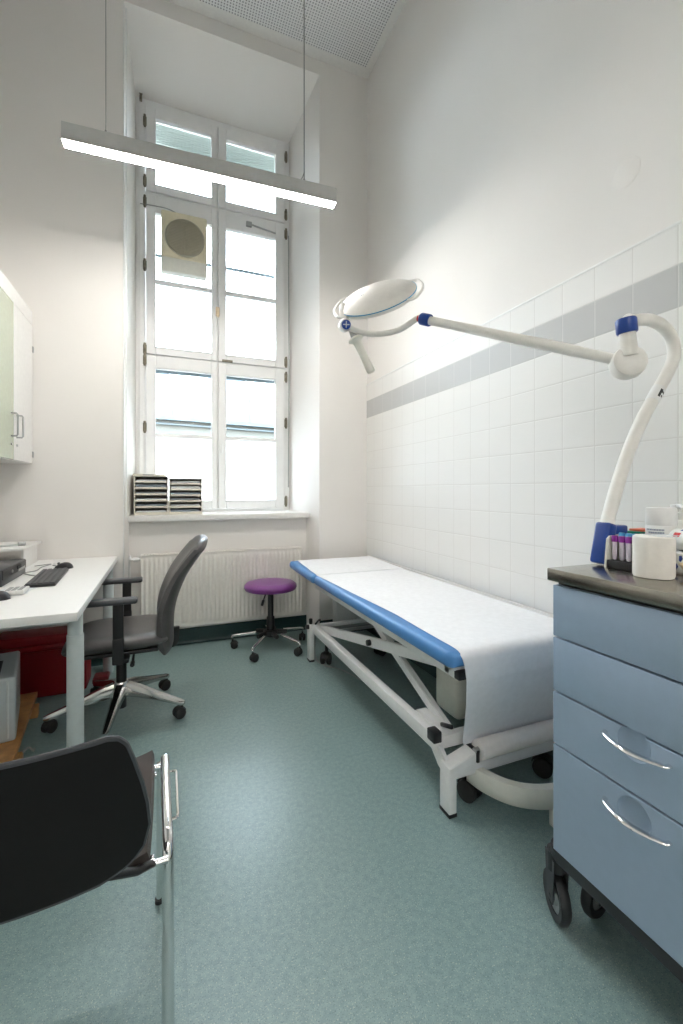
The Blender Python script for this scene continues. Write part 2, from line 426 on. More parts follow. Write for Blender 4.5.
for S_ in (L, R):
    sash(S_[0], S_[1], 3.730, 4.443, S_[2], S_[3], 3.795, 4.345, None)
    sash(S_[0], S_[1], 2.366, 3.702, S_[2], S_[3], 2.432, 3.555, 2.985)
    sash(S_[0], S_[1], 1.058, 2.350, S_[2], S_[3], 1.135, 2.25, 1.685, True)
bm = bars([(-.20, -.16, 1.04, 4.46)], 3.982, 4.0, .003); struct('casing', bm, 'winpaint', win)
def hinge(x, z, h=.10):
    bm = NB(); cyl(bm, (x, 3.976, z-h/2), (x, 3.976, z+h/2), .010, seg=10, bev=.003)
    box(bm, x-.014, x+.014, 3.979, 3.985, z-h*.36, z+h*.36, .001, 1); obj('hinge', bm, 'hinge', win)
for z in (4.30, 3.80, 3.63, 3.10, 2.40, 2.31, 1.75): hinge(-.156, z)
for z in (4.34, 3.80, 3.62, 2.42, 2.28, 1.85, 1.12): hinge(1.050, z)
bm = NB(); box(bm, .445, .475, 3.972, 3.985, 1.58, 1.66, .004); tube(bm, [(.46, 3.975, 1.63), (.46, 3.945, 1.63), (.46, 3.94, 1.55)], .009, 8); obj('handle', bm, 'winpaint', win)
bm = NB(); box(bm, .415, .447, 3.972, 3.986, 2.76, 2.84, .004); tube(bm, [(.43, 3.975, 2.82), (.43, 3.95, 2.82), (.43, 3.945, 2.74)], .008, 8); obj('handle', bm, 'tanb', win, 'yellowed window handle')
bm = NB(); box(bm, .47, .56, 3.970, 3.986, 2.362, 2.382, .002); obj('latch', bm, 'hinge', win)
bm = NB(); box(bm, .68, .73, 3.965, 3.987, 3.61, 3.655, .004); cyl(bm, (.72, 3.972, 3.632), (.95, 3.972, 3.60), .007, seg=8); obj('stay_arm', bm, 'metalgrey', win)
bm = NB(); tube(bm, [(1.07, 3.965, 3.60), (1.074, 3.955, 2.4), (1.07, 3.965, 1.25)], .006, 8); obj('blind_cord_guide', bm, 'metalgrey', win)
bm = NB()
for k in range(14): box(bm, -.2, 1.08, 4.215, 4.235, 4.315+k*.019, 4.332+k*.019, .003, 1)
obj('rolled_blind', bm, 'blind', win)
bm = NB(); box(bm, -.2, 1.1, 4.19, 4.24, 2.27, 2.42, .004); box(bm, -.2, 1.1, 4.19, 4.22, 3.30, 3.318, .002); obj('outer_rail', bm, 'facd' , win)
bm = NB(); cyl(bm, (-.185, 3.97, 4.52), (-.185, 3.99, 4.52), .016, seg=12); box(bm, -.196, -.176, 3.96, 3.99, 4.45, 4.49, .003); obj('cord_pulley', bm, 'hinge', win)
# sill
bm = NB()
box(bm, -.258, 1.170, 3.632, 4.0, .982, 1.030, .006); struct('trim_7', bm, 'sill')

# fan in the window
fan = thing('window_fan', 'beige square ventilation fan with round grille hung in the upper left window pane', 'fan', (.15, 3.95, 3.05))
bm = NB()
box(bm, -.030, .333, 3.885, 3.978, 3.155, 3.545, .016, 3)
obj('housing', bm, 'beige', fan)
bm = NB(); prism(bm, [(3.885, 3.155), (3.978, 3.155), (3.978, 3.050), (3.915, 3.050), (3.893, 3.075)], -.030, .333, lambda a, b, c: (c, a, b)); obj('deflector', bm, 'cream', fan)
cx, cz, R0 = .155, 3.335, .158
bm = NB(); lathe(bm, [(R0, 0), (R0, .008), (R0-.006, .010), (R0-.010, .004), (0, .004)], (cx, 3.886, cz), 40, (0, -1, 0)); obj('grille_plate', bm, 'grille', fan)
bm = NB()
for k in range(-11, 12):
    z = k*.0128; w = math.sqrt(max(0, (R0-.016)**2-z*z))
    if w > .02: box(bm, cx-w, cx+w, 3.869, 3.884, cz+z-.0025, cz+z+.0025, rot=Matrix.Rotation(math.radians(-28), 3, 'X'))
box(bm, cx-.003, cx+.003, 3.868, 3.874, cz-R0+.018, cz+R0-.018)
lv = obj('louvre', bm, 'grille', fan); lv['kind'] = 'stuff'
bm = NB(); tube(bm, bez([(-.19, 3.975, 3.60), (-.08, 3.972, 3.605), (.02, 3.965, 3.60), (.10, 3.945, 3.565), (.15, 3.93, 3.535)]), .004, 8); obj('power_cable', bm, 'gcable', fan)
# ---------------------------------------------------------------- outside
b = thing('office_building', 'pale flat-roofed building with a dark gutter line seen through the lower window panes', 'building', (1, 15, 0))
RZ = Matrix.Rotation(math.radians(9), 3, 'Z')
def bpart(name, rects, m):
    bm = NB()
    for r in rects: box(bm, *r[:6], rot=Matrix.Rotation(math.radians(9), 3, 'Z'), pivot=(1, 15, 0))
    obj(name, bm, m, b)
bpart('facade', [(-12, 14, 15, 20, -6, 3.55)], 'fac')
bpart('gutter', [(-12.2, 14.2, 14.75, 15.0, 3.42, 3.56), (-12.2, 14.2, 14.85, 15, 3.28, 3.32)], 'facd')
bpart('parapet', [(-12, 14, 15.6, 16, 3.4, 4.55), ]+[(x-.02, x+.02, 15.56, 15.6, 3.5, 4.5) for x in range(-11, 14, 2)], 'facl')
bpart('roof_unit', [(2.3, 3.6, 18, 19, 4, 6.3)], 'roofb'); bpart('roof_unit', [(-.6, .6, 18, 19, 4, 5.9)], 'roofb')
bpart('roof_railing', [(5.2+k*.35, 5.25+k*.35, 18, 18.05, 4, 6.2) for k in range(5)]+[(5.2, 6.65, 18, 18.05, 6.15, 6.2), (5.2, 6.65, 18, 18.05, 5.6, 5.64)], 'roofb')
bpart('roof_post', [(.2, .26, 15, 15.06, 3.5, 3.95)], 'facd')

# ---------------------------------------------------------------- radiator
rad = thing('radiator', 'cream ribbed panel radiator mounted in the niche below the window', 'radiator', (.45, 3.62, .17))
ra, rb_, rz0, rz1 = -.165, 1.085, .165, .735
def rfn(yb, sgn):
    N = 38
    def f(u, v):
        z = rz0+v*(rz1-rz0); e = min(1, max(0, min(v, 1-v)-.045)/.03)
        return (ra+u*(rb_-ra), yb-sgn*.008*e*(0.5+.5*math.cos(2*PI*u*N)), z)
    return f
bm = NB(); shell(bm, rfn(3.585, 1), 38*6, 44, .002); obj('front_panel', bm, 'rad', rad)
bm = NB(); shell(bm, rfn(3.655, 1), 38*4, 16, .002); obj('rear_panel', bm, 'rad', rad)
bm = NB(); box(bm, ra-.004, ra+.002, 3.58, 3.66, rz0+.02, rz1, .001); obj('side_panel', bm, 'rad', rad); bm = NB(); box(bm, rb_-.002, rb_+.004, 3.58, 3.66, rz0+.02, rz1, .001); obj('side_panel', bm, 'rad', rad)
bm = NB()
for k in range(60):
    x = ra+.01+k*(rb_-ra-.02)/59; box(bm, x-.004, x+.004, 3.59, 3.655, rz1-.006, rz1-.001)
box(bm, ra, rb_, 3.580, 3.592, rz1-.008, rz1+.001, .001); box(bm, ra, rb_, 3.650, 3.660, rz1-.008, rz1+.001, .001); obj('top_grille', bm, 'rad', rad)
bm = NB(); cyl(bm, (ra-.02, 3.62, .70), (ra, 3.62, .70), .010); cyl(bm, (ra-.058, 3.62, .70), (ra-.018, 3.62, .70), .019, seg=16, bev=.003); obj('valve', bm, 'white', rad)
bm = NB(); cyl(bm, (ra-.012, 3.62, .70), (ra-.004, 3.62, .70), .014, seg=16); tube(bm, bez([(ra-.055, 3.62, .70), (ra-.075, 3.63, .70), (ra-.082, 3.64, .68), (ra-.082, 3.65, .12), (ra-.082, 3.655, .03)]), .008, 8); obj('pipe', bm, 'white', rad)

# ---------------------------------------------------------------- letter tray towers on the sill
def tray_tower(x0, x1, z1, label, top):
    t = thing('tray_tower', label, 'letter trays', ((x0+x1)/2, 3.80, 1.030), 'letter tray towers on the sill')
    y0, y1, z0 = 3.695, 3.965, 1.031; bm = NB()
    box(bm, x0, x0+.008, y0, y1, z0, z1, .001, 1); box(bm, x1-.008, x1, y0, y1, z0, z1, .001, 1)
    box(bm, x0, x1, y0, y1, z0, z0+.006); box(bm, x0, x1, y0, y1, z1-.006, z1); box(bm, x0, x1, y1-.005, y1, z0, z1)
    obj('frame', bm, 'traybeige', t)
    n = 6; p = (z1-z0-.012)/n
    for k in range(n):
        z = z0+.007+k*p; bm = NB()
        box(bm, x0+.009, x1-.009, y0+.004, y1-.006, z, z+.003); box(bm, x0+.009, x1-.009, y0+.001, y0+.005, z, z+.014, .001, 1)
        tr = obj('tray', bm, 'traybeige', t)
        bm = NB(); hh = .018+.014*random.random()
        for q in range(4):
            d = random.uniform(-.004, .004); box(bm, x0+.016+d, x1-.016+d, y0+.007+abs(d)*2, y1-.015, z+.004+q*hh/4, z+.004+(q+.8)*hh/4)
        obj('paper_stack', bm, ['sheet', 'folder', 'sheet', 'traydark', 'folder', 'sheet'][(k+(x0 > 0)*1) % 6], tr)
    if top:
        pass
    return t
tray_tower(-.222, .024, 1.335, 'beige six-slot letter tray tower in the left corner of the window sill', True)
tray_tower(.030, .280, 1.318, 'beige six-slot letter tray tower on the sill, right of the one in the corner', False)
bm = NB(); box(bm, -.228, .004, 3.70, 3.93, 1.336, 1.350, .002)
fo = obj('flat_box_file', bm, 'traybeige', org=(-.11, 3.8, 1.336)); tag(fo, 'thin beige file lying flat on top of the left letter tray tower', 'file')
bm = NB(); box(bm, -.16, -.08, 3.698, 3.7, 1.340, 1.346); obj('label_slot', bm, 'traydark', fo)

# ---------------------------------------------------------------- pendant lamp
def pend(loc, label):
    t = thing('pendant_lamp', label, 'lamp', loc)
    x, y, z = loc; Ln = .745
    bm = NB()
    box(bm, x-Ln, x+Ln, y-.0325, y+.0325, z+.012, z+.092, .002, 1); box(bm, x-Ln, x+Ln, y-.0325, y-.0300, z, z+.02); box(bm, x-Ln, x+Ln, y+.0300, y+.0325, z, z+.02)
    box(bm, x-Ln, x-Ln+.003, y-.0325, y+.0325, z, z+.03); box(bm, x+Ln-.003, x+Ln, y-.0325, y+.0325, z, z+.03)
    obj('housing', bm, 'lamph', t)
    bm = NB(); box(bm, x-Ln+.004, x+Ln-.004, y-.0295, y+.0295, z-.002, z+.011); obj('diffuser', bm, 'diff', t)
    for xx, e in ((x-.545, 0), (x+.545, 1)):
        bm = NB(); cyl(bm, (xx, y, z+.115), (xx, y, ZC), .0022 if not e else .0035, seg=6); cyl(bm, (xx, y, z+.092), (xx, y, z+.118), .006, seg=10); cyl(bm, (xx, y, ZC-.02), (xx, y, ZC), .03, seg=16)
        if e: tube(bm, [(xx-.03, y, z+.092), (xx-.01, y, z+.13), (xx, y, z+.16)], .003, 6)
        obj('suspension_cable', bm, 'cable', t)
    return t
p = pend((.252, 2.606, 3.025), 'long white linear pendant lamp hanging on two cables in front of the window'); p.rotation_euler.z = math.radians(-2.5)

# round cover plate on the right wall
bm = NB(); lathe(bm, [(.055, 0), (.055, .001), (.054, .0014), (0, .0016)], (XR, 1.150, 2.452), 40, (-1, 0, 0))
tag(obj('cover_plate', bm, 'marks', org=(XR, 1.144, 2.449)), 'round flush cover plate painted over on the plain right wall above the tiles', 'cover plate')

# ---------------------------------------------------------------- wall cabinet
wc = thing('wall_cabinet', 'white wall cabinet with one pale green and one white door at upper left', 'cabinet', (-.99, 3.08, 1.40))
bm = NB(); box(bm, XL+.001, -.838, 2.68, 3.475, 1.40, 2.415, .001, 1); box(bm, -.838, -.822, 2.68, 3.475, 2.326, 2.415, .001, 1); obj('body', bm, 'cabwhite', wc)
def cdoor(y0, y1, m, lab, hy):
    bm = NB(); box(bm, -.837, -.8185, y0+.002, y1-.002, 1.402, 2.318, .0015, 1); d = obj('door', bm, m, wc, lab)
    bm = NB(); tube(bm, [(-.819, hy, 1.668), (-.792, hy, 1.668), (-.786, hy, 1.660), (-.786, hy, 1.545), (-.792, hy, 1.537), (-.819, hy, 1.537)], .005, 10); obj('handle', bm, 'metalgrey', d)
    bm = NB(); cyl(bm, (-.819, hy, 1.49), (-.812, hy, 1.49), .007, seg=12); obj('lock', bm, 'metalgrey', d)
cdoor(2.68, 3.078, 'cabgreen', 'pale green glossy door', 3.03); cdoor(3.080, 3.473, 'cabwhite', 'white door', 3.13)
for z in (2.16, 1.46):
    bm = NB(); box(bm, -.819, -.813, 3.455, 3.474, z-.02, z+.02, .001, 1); obj('hinge', bm, 'metalgrey', wc)

# ---------------------------------------------------------------- desk
dk = thing('desk', 'white desk on grey telescopic legs along the left wall', 'desk', (-.73, 2.7, 0))
bm = NB(); box(bm, XL+.004, -.312, 1.935, 3.474, .720, .755, .003, 2); obj('desk_top', bm, 'desk', dk)
for y in (2.135, 3.30):
    for x in (-.352, -1.09):
        bm = NB(); cyl(bm, (x, y, .008), (x, y, .615), .032, seg=28, bev=.002); cyl(bm, (x, y, .61), (x, y, .72), .0285, seg=28); cyl(bm, (x, y, 0), (x, y, .01), .028, seg=20); obj('leg', bm, 'deskleg', dk)
bm = NB()
box(bm, -1.09, -.362, 2.115, 2.155, .668, .718, .002, 1); box(bm, -1.09, -.362, 3.28, 3.32, .668, .718, .002, 1); box(bm, -1.11, -1.07, 2.155, 3.28, .668, .718, .002, 1)
obj('frame_beam', bm, 'ltgrey', dk)
# things on the desk
kb = thing('keyboard', 'flat black computer keyboard lying on the white desk', 'keyboard', (-.572, 2.72, .7555))
RK = Matrix.Rotation(math.radians(3), 3, 'Z'); kp = (-.572, 2.72, .76)
bm = NB(); box(bm, -.637, -.507, 2.495, 2.945, .756, .770, .004, 2, rot=RK, pivot=kp); obj('base', bm, 'blackpl', kb)
bm = NB()
for i in range(5):
    for j in range(20):
        xa = -.632+i*.0245; ya = 2.503+j*.0219
        if i == 3 and 6 < j < 13 : pass
        t = NB(); box(t, xa, xa+.0205, ya, ya+.0185, .770, .776, .002, 1)
        for v in t.verts: v.co = V(kp)+RK @ (v.co-V(kp))
        merge(bm, t)
kc = obj('keys', bm, 'blackpl2', kb); kc['kind'] = 'stuff'
def mouse(name, c, ang, label, m='blackpl'):
    bm = NB(); Rm = Matrix.Rotation(ang, 3, 'Z'); n = 14
    prof = lambda s: (1-abs(s)**2.6)**.45
    G = []
    for i in range(n+1):
        s = -1+2*i/n; w = .031*prof(s)*(1-.12*s) if abs(s) < 1 else 0; hgt = .036*(1-(s+.25)**2*.55)*max(0, 1-abs(s)**6)
        row = []
        for k in range(13):
            a = PI*k/12; row.append(bm.verts.new(V(c)+Rm @ V((w*math.cos(a), s*.055, hgt*math.sin(a)**.7 if k not in (0, 12) else 0))))
        G.append(row)
    for i in range(n):
        for k in range(12):
            try: f = bm.faces.new((G[i][k], G[i][k+1], G[i+1][k+1], G[i+1][k])); f.smooth = True
            except ValueError: pass
        try: bm.faces.new((G[i][0], G[i+1][0], G[i+1][12], G[i][12]))
        except ValueError: pass
    bmesh.ops.remove_doubles(bm, verts=bm.verts[:], dist=.0002)
    t = thing(name, label, 'mouse', c); obj('body', bm, m, t)
    q = NB(); lathe(q, [(0, -.004), (.007, -.004), (.008, 0), (.007, .004), (0, .004)], V(c)+Rm @ V((0, .030, .027)), 14, Rm @ V((1, 0, 0))); obj('wheel', q, 'blackpl2', t)
    q = NB(); tube(q, bez([V(c)+Rm @ V((0, .052, .008)), V(c)+V((-.03, .07, .004)), V(c)+V((-.055, .09, .003)), V(c)+V((-.08, .12, .003))]), .002, 6); obj('cable', q, 'blackpl', t)
mouse('computer_mouse', (-.565, 3.055, .7555), math.radians(65), 'black computer mouse at the far end of the keyboard')
mouse('computer_mouse', (-.672, 2.285, .7555), math.radians(85), 'black mouse at the left picture edge beside the white card reader')
pcb = thing('desktop_computer', 'small black desktop computer lying flat on the desk left of the keyboard', 'computer', (-.835, 2.74, .7555))
bm = NB(); box(bm, -.94, -.728, 2.555, 2.945, .758, .838, .003, 2); obj('case', bm, 'blackpl2', pcb)
bm = NB(); box(bm, -.7285, -.7245, 2.56, 2.94, .790, .834, .001, 1); obj('front_panel', bm, 'blackpl', pcb)
bm = NB(); box(bm, -.7248, -.7205, 2.78, 2.84, .806, .825, .001, 1); obj('drive_slot', bm, 'rubber', pcb)
bm = NB(); box(bm, -.7248, -.7215, 2.80, 2.915, .792, .805, .001, 1); obj('port_strip', bm, 'metalgrey', pcb)
for y in (2.6, 2.9):
    for x in (-.92, -.75):
        bm = NB(); box(bm, x-.01, x+.01, y-.01, y+.01, .7555, .759); obj('foot', bm, 'rubber', pcb)
bm = NB(); cyl(bm, (-.7248, 2.70, .81), (-.721, 2.70, .81), .008, seg=14); obj('power_button', bm, 'metalgrey', pcb)
bm = NB()
for k, (dx, rz) in enumerate(((0, 4), (.02, -8), (.01, 12))):
    box(bm, -.735+dx, -.60+dx, 2.34, 2.50, .7556+k*.0012, .7565+k*.0012, rot=Matrix.Rotation(math.radians(rz), 3, 'Z'))
tag(obj('paper_notes', bm, 'sheet', org=(-.66, 2.42, .7556)), 'small fan of white paper slips between the mouse and the black computer', 'paper')
cr = thing('card_reader', 'small flat white card reader with grey keys on the desk', 'card reader', (-.63, 2.37, .759))
bm = NB(); box(bm, -.665, -.585, 2.335, 2.435, .7595, .778, .004, 2); obj('body', bm, 'white', cr)
bm = NB()
for i in range(3):
    for j in range(4): box(bm, -.657+i*.023, -.641+i*.023, 2.345+j*.02, 2.358+j*.02, .777, .781, .001, 1)
obj('keypad', bm, 'metalgrey', cr)
# raised shelf with cable
rs = thing('monitor_riser', 'low white riser shelf at the far left corner of the desk', 'shelf', (-.95, 3.22, .7555))
bm = NB(); box(bm, -1.165, -.76, 3.03, 3.44, .872, .888, .004, 2); obj('shelf_board', bm, 'white', rs)
for x in (-1.15, -.79):
    bm = NB(); box(bm, x, x+.014, 3.10, 3.40, .7555, .872, .002, 1); obj('side_support', bm, 'white', rs)
cb = thing('cable_adapter', 'grey cable with a silver plug lying on the white riser shelf', 'cable', (-.9, 3.2, .888))
bm = NB(); tube(bm, bez([(-1.16, 3.10, .905), (-1.05, 3.12, .897), (-.98, 3.10, .895), (-.90, 3.13, .894), (-.82, 3.16, .895)]), .006, 8); obj('cable', bm, 'ltgrey', cb)
bm = NB(); cyl(bm, (-.82, 3.16, .900), (-.785, 3.175, .900), .012, seg=14, bev=.002); obj('plug', bm, 'metalgrey', cb)
bm = NB(); tube(bm, bez([(-.725, 2.93, .762), (-.69, 3.00, .759), (-.69, 3.12, .759), (-.67, 3.20, .759), (-.67, 3.23, .759), (-.74, 3.18, .759)]), .003, 6)
tube(bm, bez([(-.725, 2.90, .762), (-.69, 2.86, .759), (-.66, 2.83, .759), (-.645, 2.80, .759)]), .003, 6)
dc = obj('device_cable', bm, 'gcable', org=(-.67, 3.05, .7556)); tag(dc, 'looped grey cable with white plug lying behind the keyboard', 'cable')
bm = NB(); box(bm, -.645, -.605, 3.19, 3.22, .7560, .772, .003); obj('plug', bm, 'white', dc)

# ---------------------------------------------------------------- things under the desk
rb = thing('red_bin', 'tall red plastic bin with a lid in the shade under the desk', 'bin', (-.70, 3.20, 0))
bm = NB()
prism(bm, [(-.93, 3.04), (-.445, 3.04), (-.445, 3.25), (-.93, 3.25)], .002, .285)
bmesh.ops.bevel(bm, geom=bm.edges[:], offset=.012, segments=3, affect='EDGES'); obj('tub', bm, 'red', rb)
bm = NB(); box(bm, -.942, -.436, 3.028, 3.262, .285, .31, .008, 2); box(bm, -.925, -.450, 3.045, 3.245, .305, .362, .015, 3); obj('lid', bm, 'red', rb)
bm = NB(); box(bm, -.425, -.335, 3.13, 3.24, .001, .03, .006, 2); tb = obj('foot_tray', bm, 'dred', org=(-.38, 3.18, 0)); tag(tb, 'low dark red box on the floor between the bin and the back wall', 'box')
bm = NB(); box(bm, -.418, -.342, 3.137, 3.233, .03, .035, .002); obj('rim', bm, 'dred', tb)
dl = thing('wooden_dolly', 'low pine board under the grey computer case', 'dolly', (-.75, 2.5, 0))
bm = NB()
for k in range(3): box(bm, -.93+k*.108, -.826+k*.108-(.02 if k == 2 else 0), 2.18, 2.93, .055, .082, .002, 1, rot=Matrix.Rotation(math.radians(6), 3, 'Z'), pivot=(-.77, 2.55, 0))
obj('board', bm, 'wood', dl)
for y in (2.30, 2.80):
    bm = NB(); box(bm, -.93, -.61, y-.03, y+.03, .0, .055, .002, 1, rot=Matrix.Rotation(math.radians(6), 3, 'Z'), pivot=(-.77, 2.55, 0)); obj('batten', bm, 'wood', dl)
pt = thing('computer_case', 'light grey tower case with dark vents on top, standing under the desk', 'computer', (-.78, 2.52, .083))
RP = Matrix.Rotation(math.radians(12), 3, 'Z'); pp = (-.63, 2.40, 0)
bm = NB(); box(bm, -.83, -.63, 2.40, 2.80, .083, .375, .012, 3, rot=RP, pivot=pp); obj('case', bm, 'pcgrey', pt)
bm = NB(); box(bm, -.802, -.692, 2.45, 2.66, .374, .3775, .001, 1, rot=RP, pivot=pp)
obj('top_vent', bm, 'blackpl', pt)
bm = NB()
for k in range(12): t = NB(); box(t, -.798, -.696, 2.456+k*.017, 2.462+k*.017, .377, .380); [setattr(v, 'co', V(pp)+RP @ (v.co-V(pp))) for v in t.verts]; merge(bm, t)
obj('vent_slats', bm, 'blackpl2', pt)
bm = NB()
for x in (-.805, -.77, -.66): t = NB(); box(t, x-.005, x+.005, 2.396, 2.402, .10, .36, .002, 1); [setattr(v, 'co', V(pp)+RP @ (v.co-V(pp))) for v in t.verts]; merge(bm, t)
obj('front_rib', bm, 'ltgrey', pt)
bm = NB(); tube(bm, bez([(-.585, 2.33, .06), (-.578, 2.38, .05), (-.575, 2.42, .02), (-.57, 2.43, .005), (-.57, 2.45, .005)]), .004, 6)
tag(obj('power_cord', bm, 'gcable', org=(-.58, 2.45, .01)), 'thin grey cord hanging over the edge of the pine board', 'cable')

# ---------------------------------------------------------------- casters
def twin_caster(parent, p, ang, r=.026, col='rubber', stem=.03, name='caster'):
    """p = floor contact point below the stem"""
    p = V(p); a = V((math.cos(ang), math.sin(ang), 0)); n = V((-a.y, a.x, 0)); c = p+V((0, 0, r))
    bm = NB()
    cc = c-a*r*.45
    for s in (-1, 1):
        q = cc+n*s*r*.55
        lathe(bm, [(0, -.35*r), (r*.85, -.35*r), (r, -.2*r), (r, .2*r), (r*.85, .35*r), (r*.35, .42*r), (0, .42*r)], q, 24, n*s)
    w = obj(name, bm, col, parent)
    bm = NB()
    def hood(u, v):
        t = math.radians(15+150*u); return cc+a*math.cos(t)*r*1.12+V((0, 0, math.sin(t)*r*1.12))+n*(v-.5)*r*.9
    shell(bm, hood, 12, 4, r*.12); cyl(bm, c+V((0, 0, r*.4)), c+V((0, 0, r*.4+stem+r*.7)), r*.28, seg=12)
    obj('hood', bm, col, w); return w

# ---------------------------------------------------------------- office chair
oc = thing('office_chair', 'grey swivel office chair with armrests pushed up to the desk', 'chair', (-.22, 2.65, 0))
O = V((-.22, 2.65, 0)); bm = NB(); Rr = .335
for k in range(5):
    a = math.radians(46.8-72*k); d = V((math.cos(a), math.sin(a), 0)); n = V((-d.y, d.x, 0))
    sec = []
    for t, hw, zc, hh in ((.02, .030, .150, .034), (.10, .026, .140, .028), (.20, .021, .115, .018), (.30, .017, .090, .013), (.335, .014, .080, .013), (.352, .008, .078, .009)):
        sec.append([bm.verts.new(O+d*t+n*hw*x+V((0, 0, zc+hh*z))) for x, z in ((-1, -1), (1, -1), (1, .2), (.55, 1), (-.55, 1), (-1, .2))])
    for A, B in zip(sec, sec[1:]):
        for i in range(6): bm.faces.new((A[i], A[(i+1) % 6], B[(i+1) % 6], B[i]))
    bm.faces.new(sec[0]); bm.faces.new(sec[-1][::-1])
lathe(bm, [(0, .110), (.038, .110), (.044, .13), (.044, .175), (.034, .19), (0, .19)], O, 24)
obj('base', bm, 'alu', oc)
for k in range(5):
    a = math.radians(46.8-72*k); d = V((math.cos(a), math.sin(a), 0))
    twin_caster(oc, O+d*.335, a+1.2*(k % 2)-.4, .029, stem=.01)
bm = NB(); cyl(bm, O+V((0, 0, .045)), O+V((0, 0, .285)), .026, seg=24, bev=.002); gc = obj('gas_column', bm, 'blackpl', oc); bm = NB(); cyl(bm, O+V((0, 0, .28)), O+V((0, 0, .36)), .014, seg=16); obj('piston', bm, 'chrome', gc)
bm = NB(); box(bm, -.36, -.06, 2.57, 2.73, .352, .395, .012, 2); box(bm, -.44, -.03, 2.46, 2.84, .385, .405, .008, 2)
cyl(bm, (-.15, 2.50, .37), (-.15, 2.40, .36), .006, seg=8); cyl(bm, (-.15, 2.42, .36), (-.15, 2.385, .36), .011, seg=10); obj('mechanism', bm, 'blackpl', oc)
bm = NB()
def seatfn(p):
    x = (p.x+.215)/.26; p.z += -.018*max(0, -x-.35)**2*2+.012*(abs((p.y-2.65)/.23)**2.5); return p
cushion(bm, (-.225, 2.65, .440), .256, .238, .085, .30, 22, seatfn); obj('seat', bm, 'leather', oc)
bm = NB()
BP = bez([(-.002, 0, .352), (-.026, 0, .45), (-.020, 0, .60), (.044, 0, .76), (.150, 0, .90), (.205, 0, .955)], 8)
def backfn(u, v):
    i = v*(len(BP)-1); a = BP[int(i)]; c = BP[min(int(i)+1, len(BP)-1)]; p = a.lerp(c, i-int(i))
    s = (u*2-1); w = .215*((1-max(0, (v-.82)/.18)**2.6*.30)*(1-max(0, (.25-v)/.25)**2*.25))
    bow = .045*(1-s*s)*(.4+.6*math.sin(PI*min(1, v*1.1)))   # wraps round the sitter (to -X)
    return (p.x+bow, 2.65+s*w, p.z-(.018*abs(s)**3 if v > .8 else 0))
def bth(u, v): return .080*max(.12, (1-abs(2*u-1)**7))**.5*max(.12, (1-abs(2*v-1)**9))**.5*(1-.35*v)
shell(bm, backfn, 26, 30, bth); obj('backrest', bm, 'leather', oc)
bm = NB(); tube(bm, bez([(-.06, 2.65, .37), (.03, 2.65, .365), (.045, 2.65, .40), (.046, 2.65, .45)]), .016, 10, scale=(1.0, 2.0))
obj('back_bracket', bm, 'blackpl', oc)
bm = NB(); box(bm, -.012, -.006, 2.447, 2.450, .445, .475) ; obj('care_tag', bm, 'white', oc)
for y, s in ((2.385, -1), (2.915, 1)):
    bm = NB(); box(bm, -.238, -.186, y-.013, y+.013, .372, .50, .006, 2); box(bm, -.236, -.188, y-.011, y+.011, .49, .672, .005, 2); box(bm, -.235, -.165, min(y, 2.65+s*.10), max(y, 2.65+s*.10), .372, .392, .004, 2)
    ar = obj('armrest', bm, 'blackpl', oc)
    bm = NB(); box(bm, -.405, -.125, y-.036, y+.036, .668, .694, .011, 4); obj('arm_pad', bm, 'blackpl2', ar)

# ---------------------------------------------------------------- purple stool
st = thing('rolling_stool', 'round purple rolling stool in front of the radiator', 'stool', (.76, 3.345, 0)); O = V((.76, 3.345, 0))
bm = NB(); lathe(bm, [(0, .452), (.17, .452), (.194, .458), (.203, .474), (.200, .492), (.183, .507), (.14, .514), (0, .516)], O, 48); obj('seat', bm, 'purple', st)
bm = NB(); lathe(bm, [(0, .09), (.028, .09), (.032, .10), (.030, .24), (.022, .25), (.022, .42), (.05, .435), (.055, .452), (0, .452)], O, 24)
lathe(bm, [(0, .105), (.05, .105), (.055, .115), (.055, .135), (.045, .145), (0, .145)], O, 24)
for k in range(5):
    a = math.radians(-24+72*k+16); d = V((math.cos(a), math.sin(a), 0)); cyl(bm, O+d*.03+V((0, 0, .125)), O+d*.125+V((0, 0, .118)), .020, .016, seg=14)
obj('column', bm, 'blackpl', st)
A0 = math.atan2(3.115-3.345, .579-.76)
for k in range(5):
    a = A0+2*PI/5*k; d = V((math.cos(a), math.sin(a), 0))
for k in range(5):
    a = A0+2*PI/5*k; d = V((math.cos(a), math.sin(a), 0)); bm = NB()
    tube(bm, [O+d*.11+V((0, 0, .120)), O+d*.275+V((0, 0, .098)), O+d*.290+V((0, 0, .094)), O+d*.296+V((0, 0, .082))], .0115, 12); lg = obj('leg', bm, 'chrome', st)
    twin_caster(st, O+d*.292, a+.7*(k % 3)-.5, .027, stem=.012)
bm = NB(); tube(bm, bez([O+V((-.03, -.03, .435)), O+V((-.05, -.045, .425)), O+V((-.07, -.06, .385))]), .005, 8); cyl(bm, O+V((-.068, -.058, .39)), O+V((-.082, -.068, .350)), .010, seg=12, bev=.002); obj('height_lever', bm, 'blackpl', st)
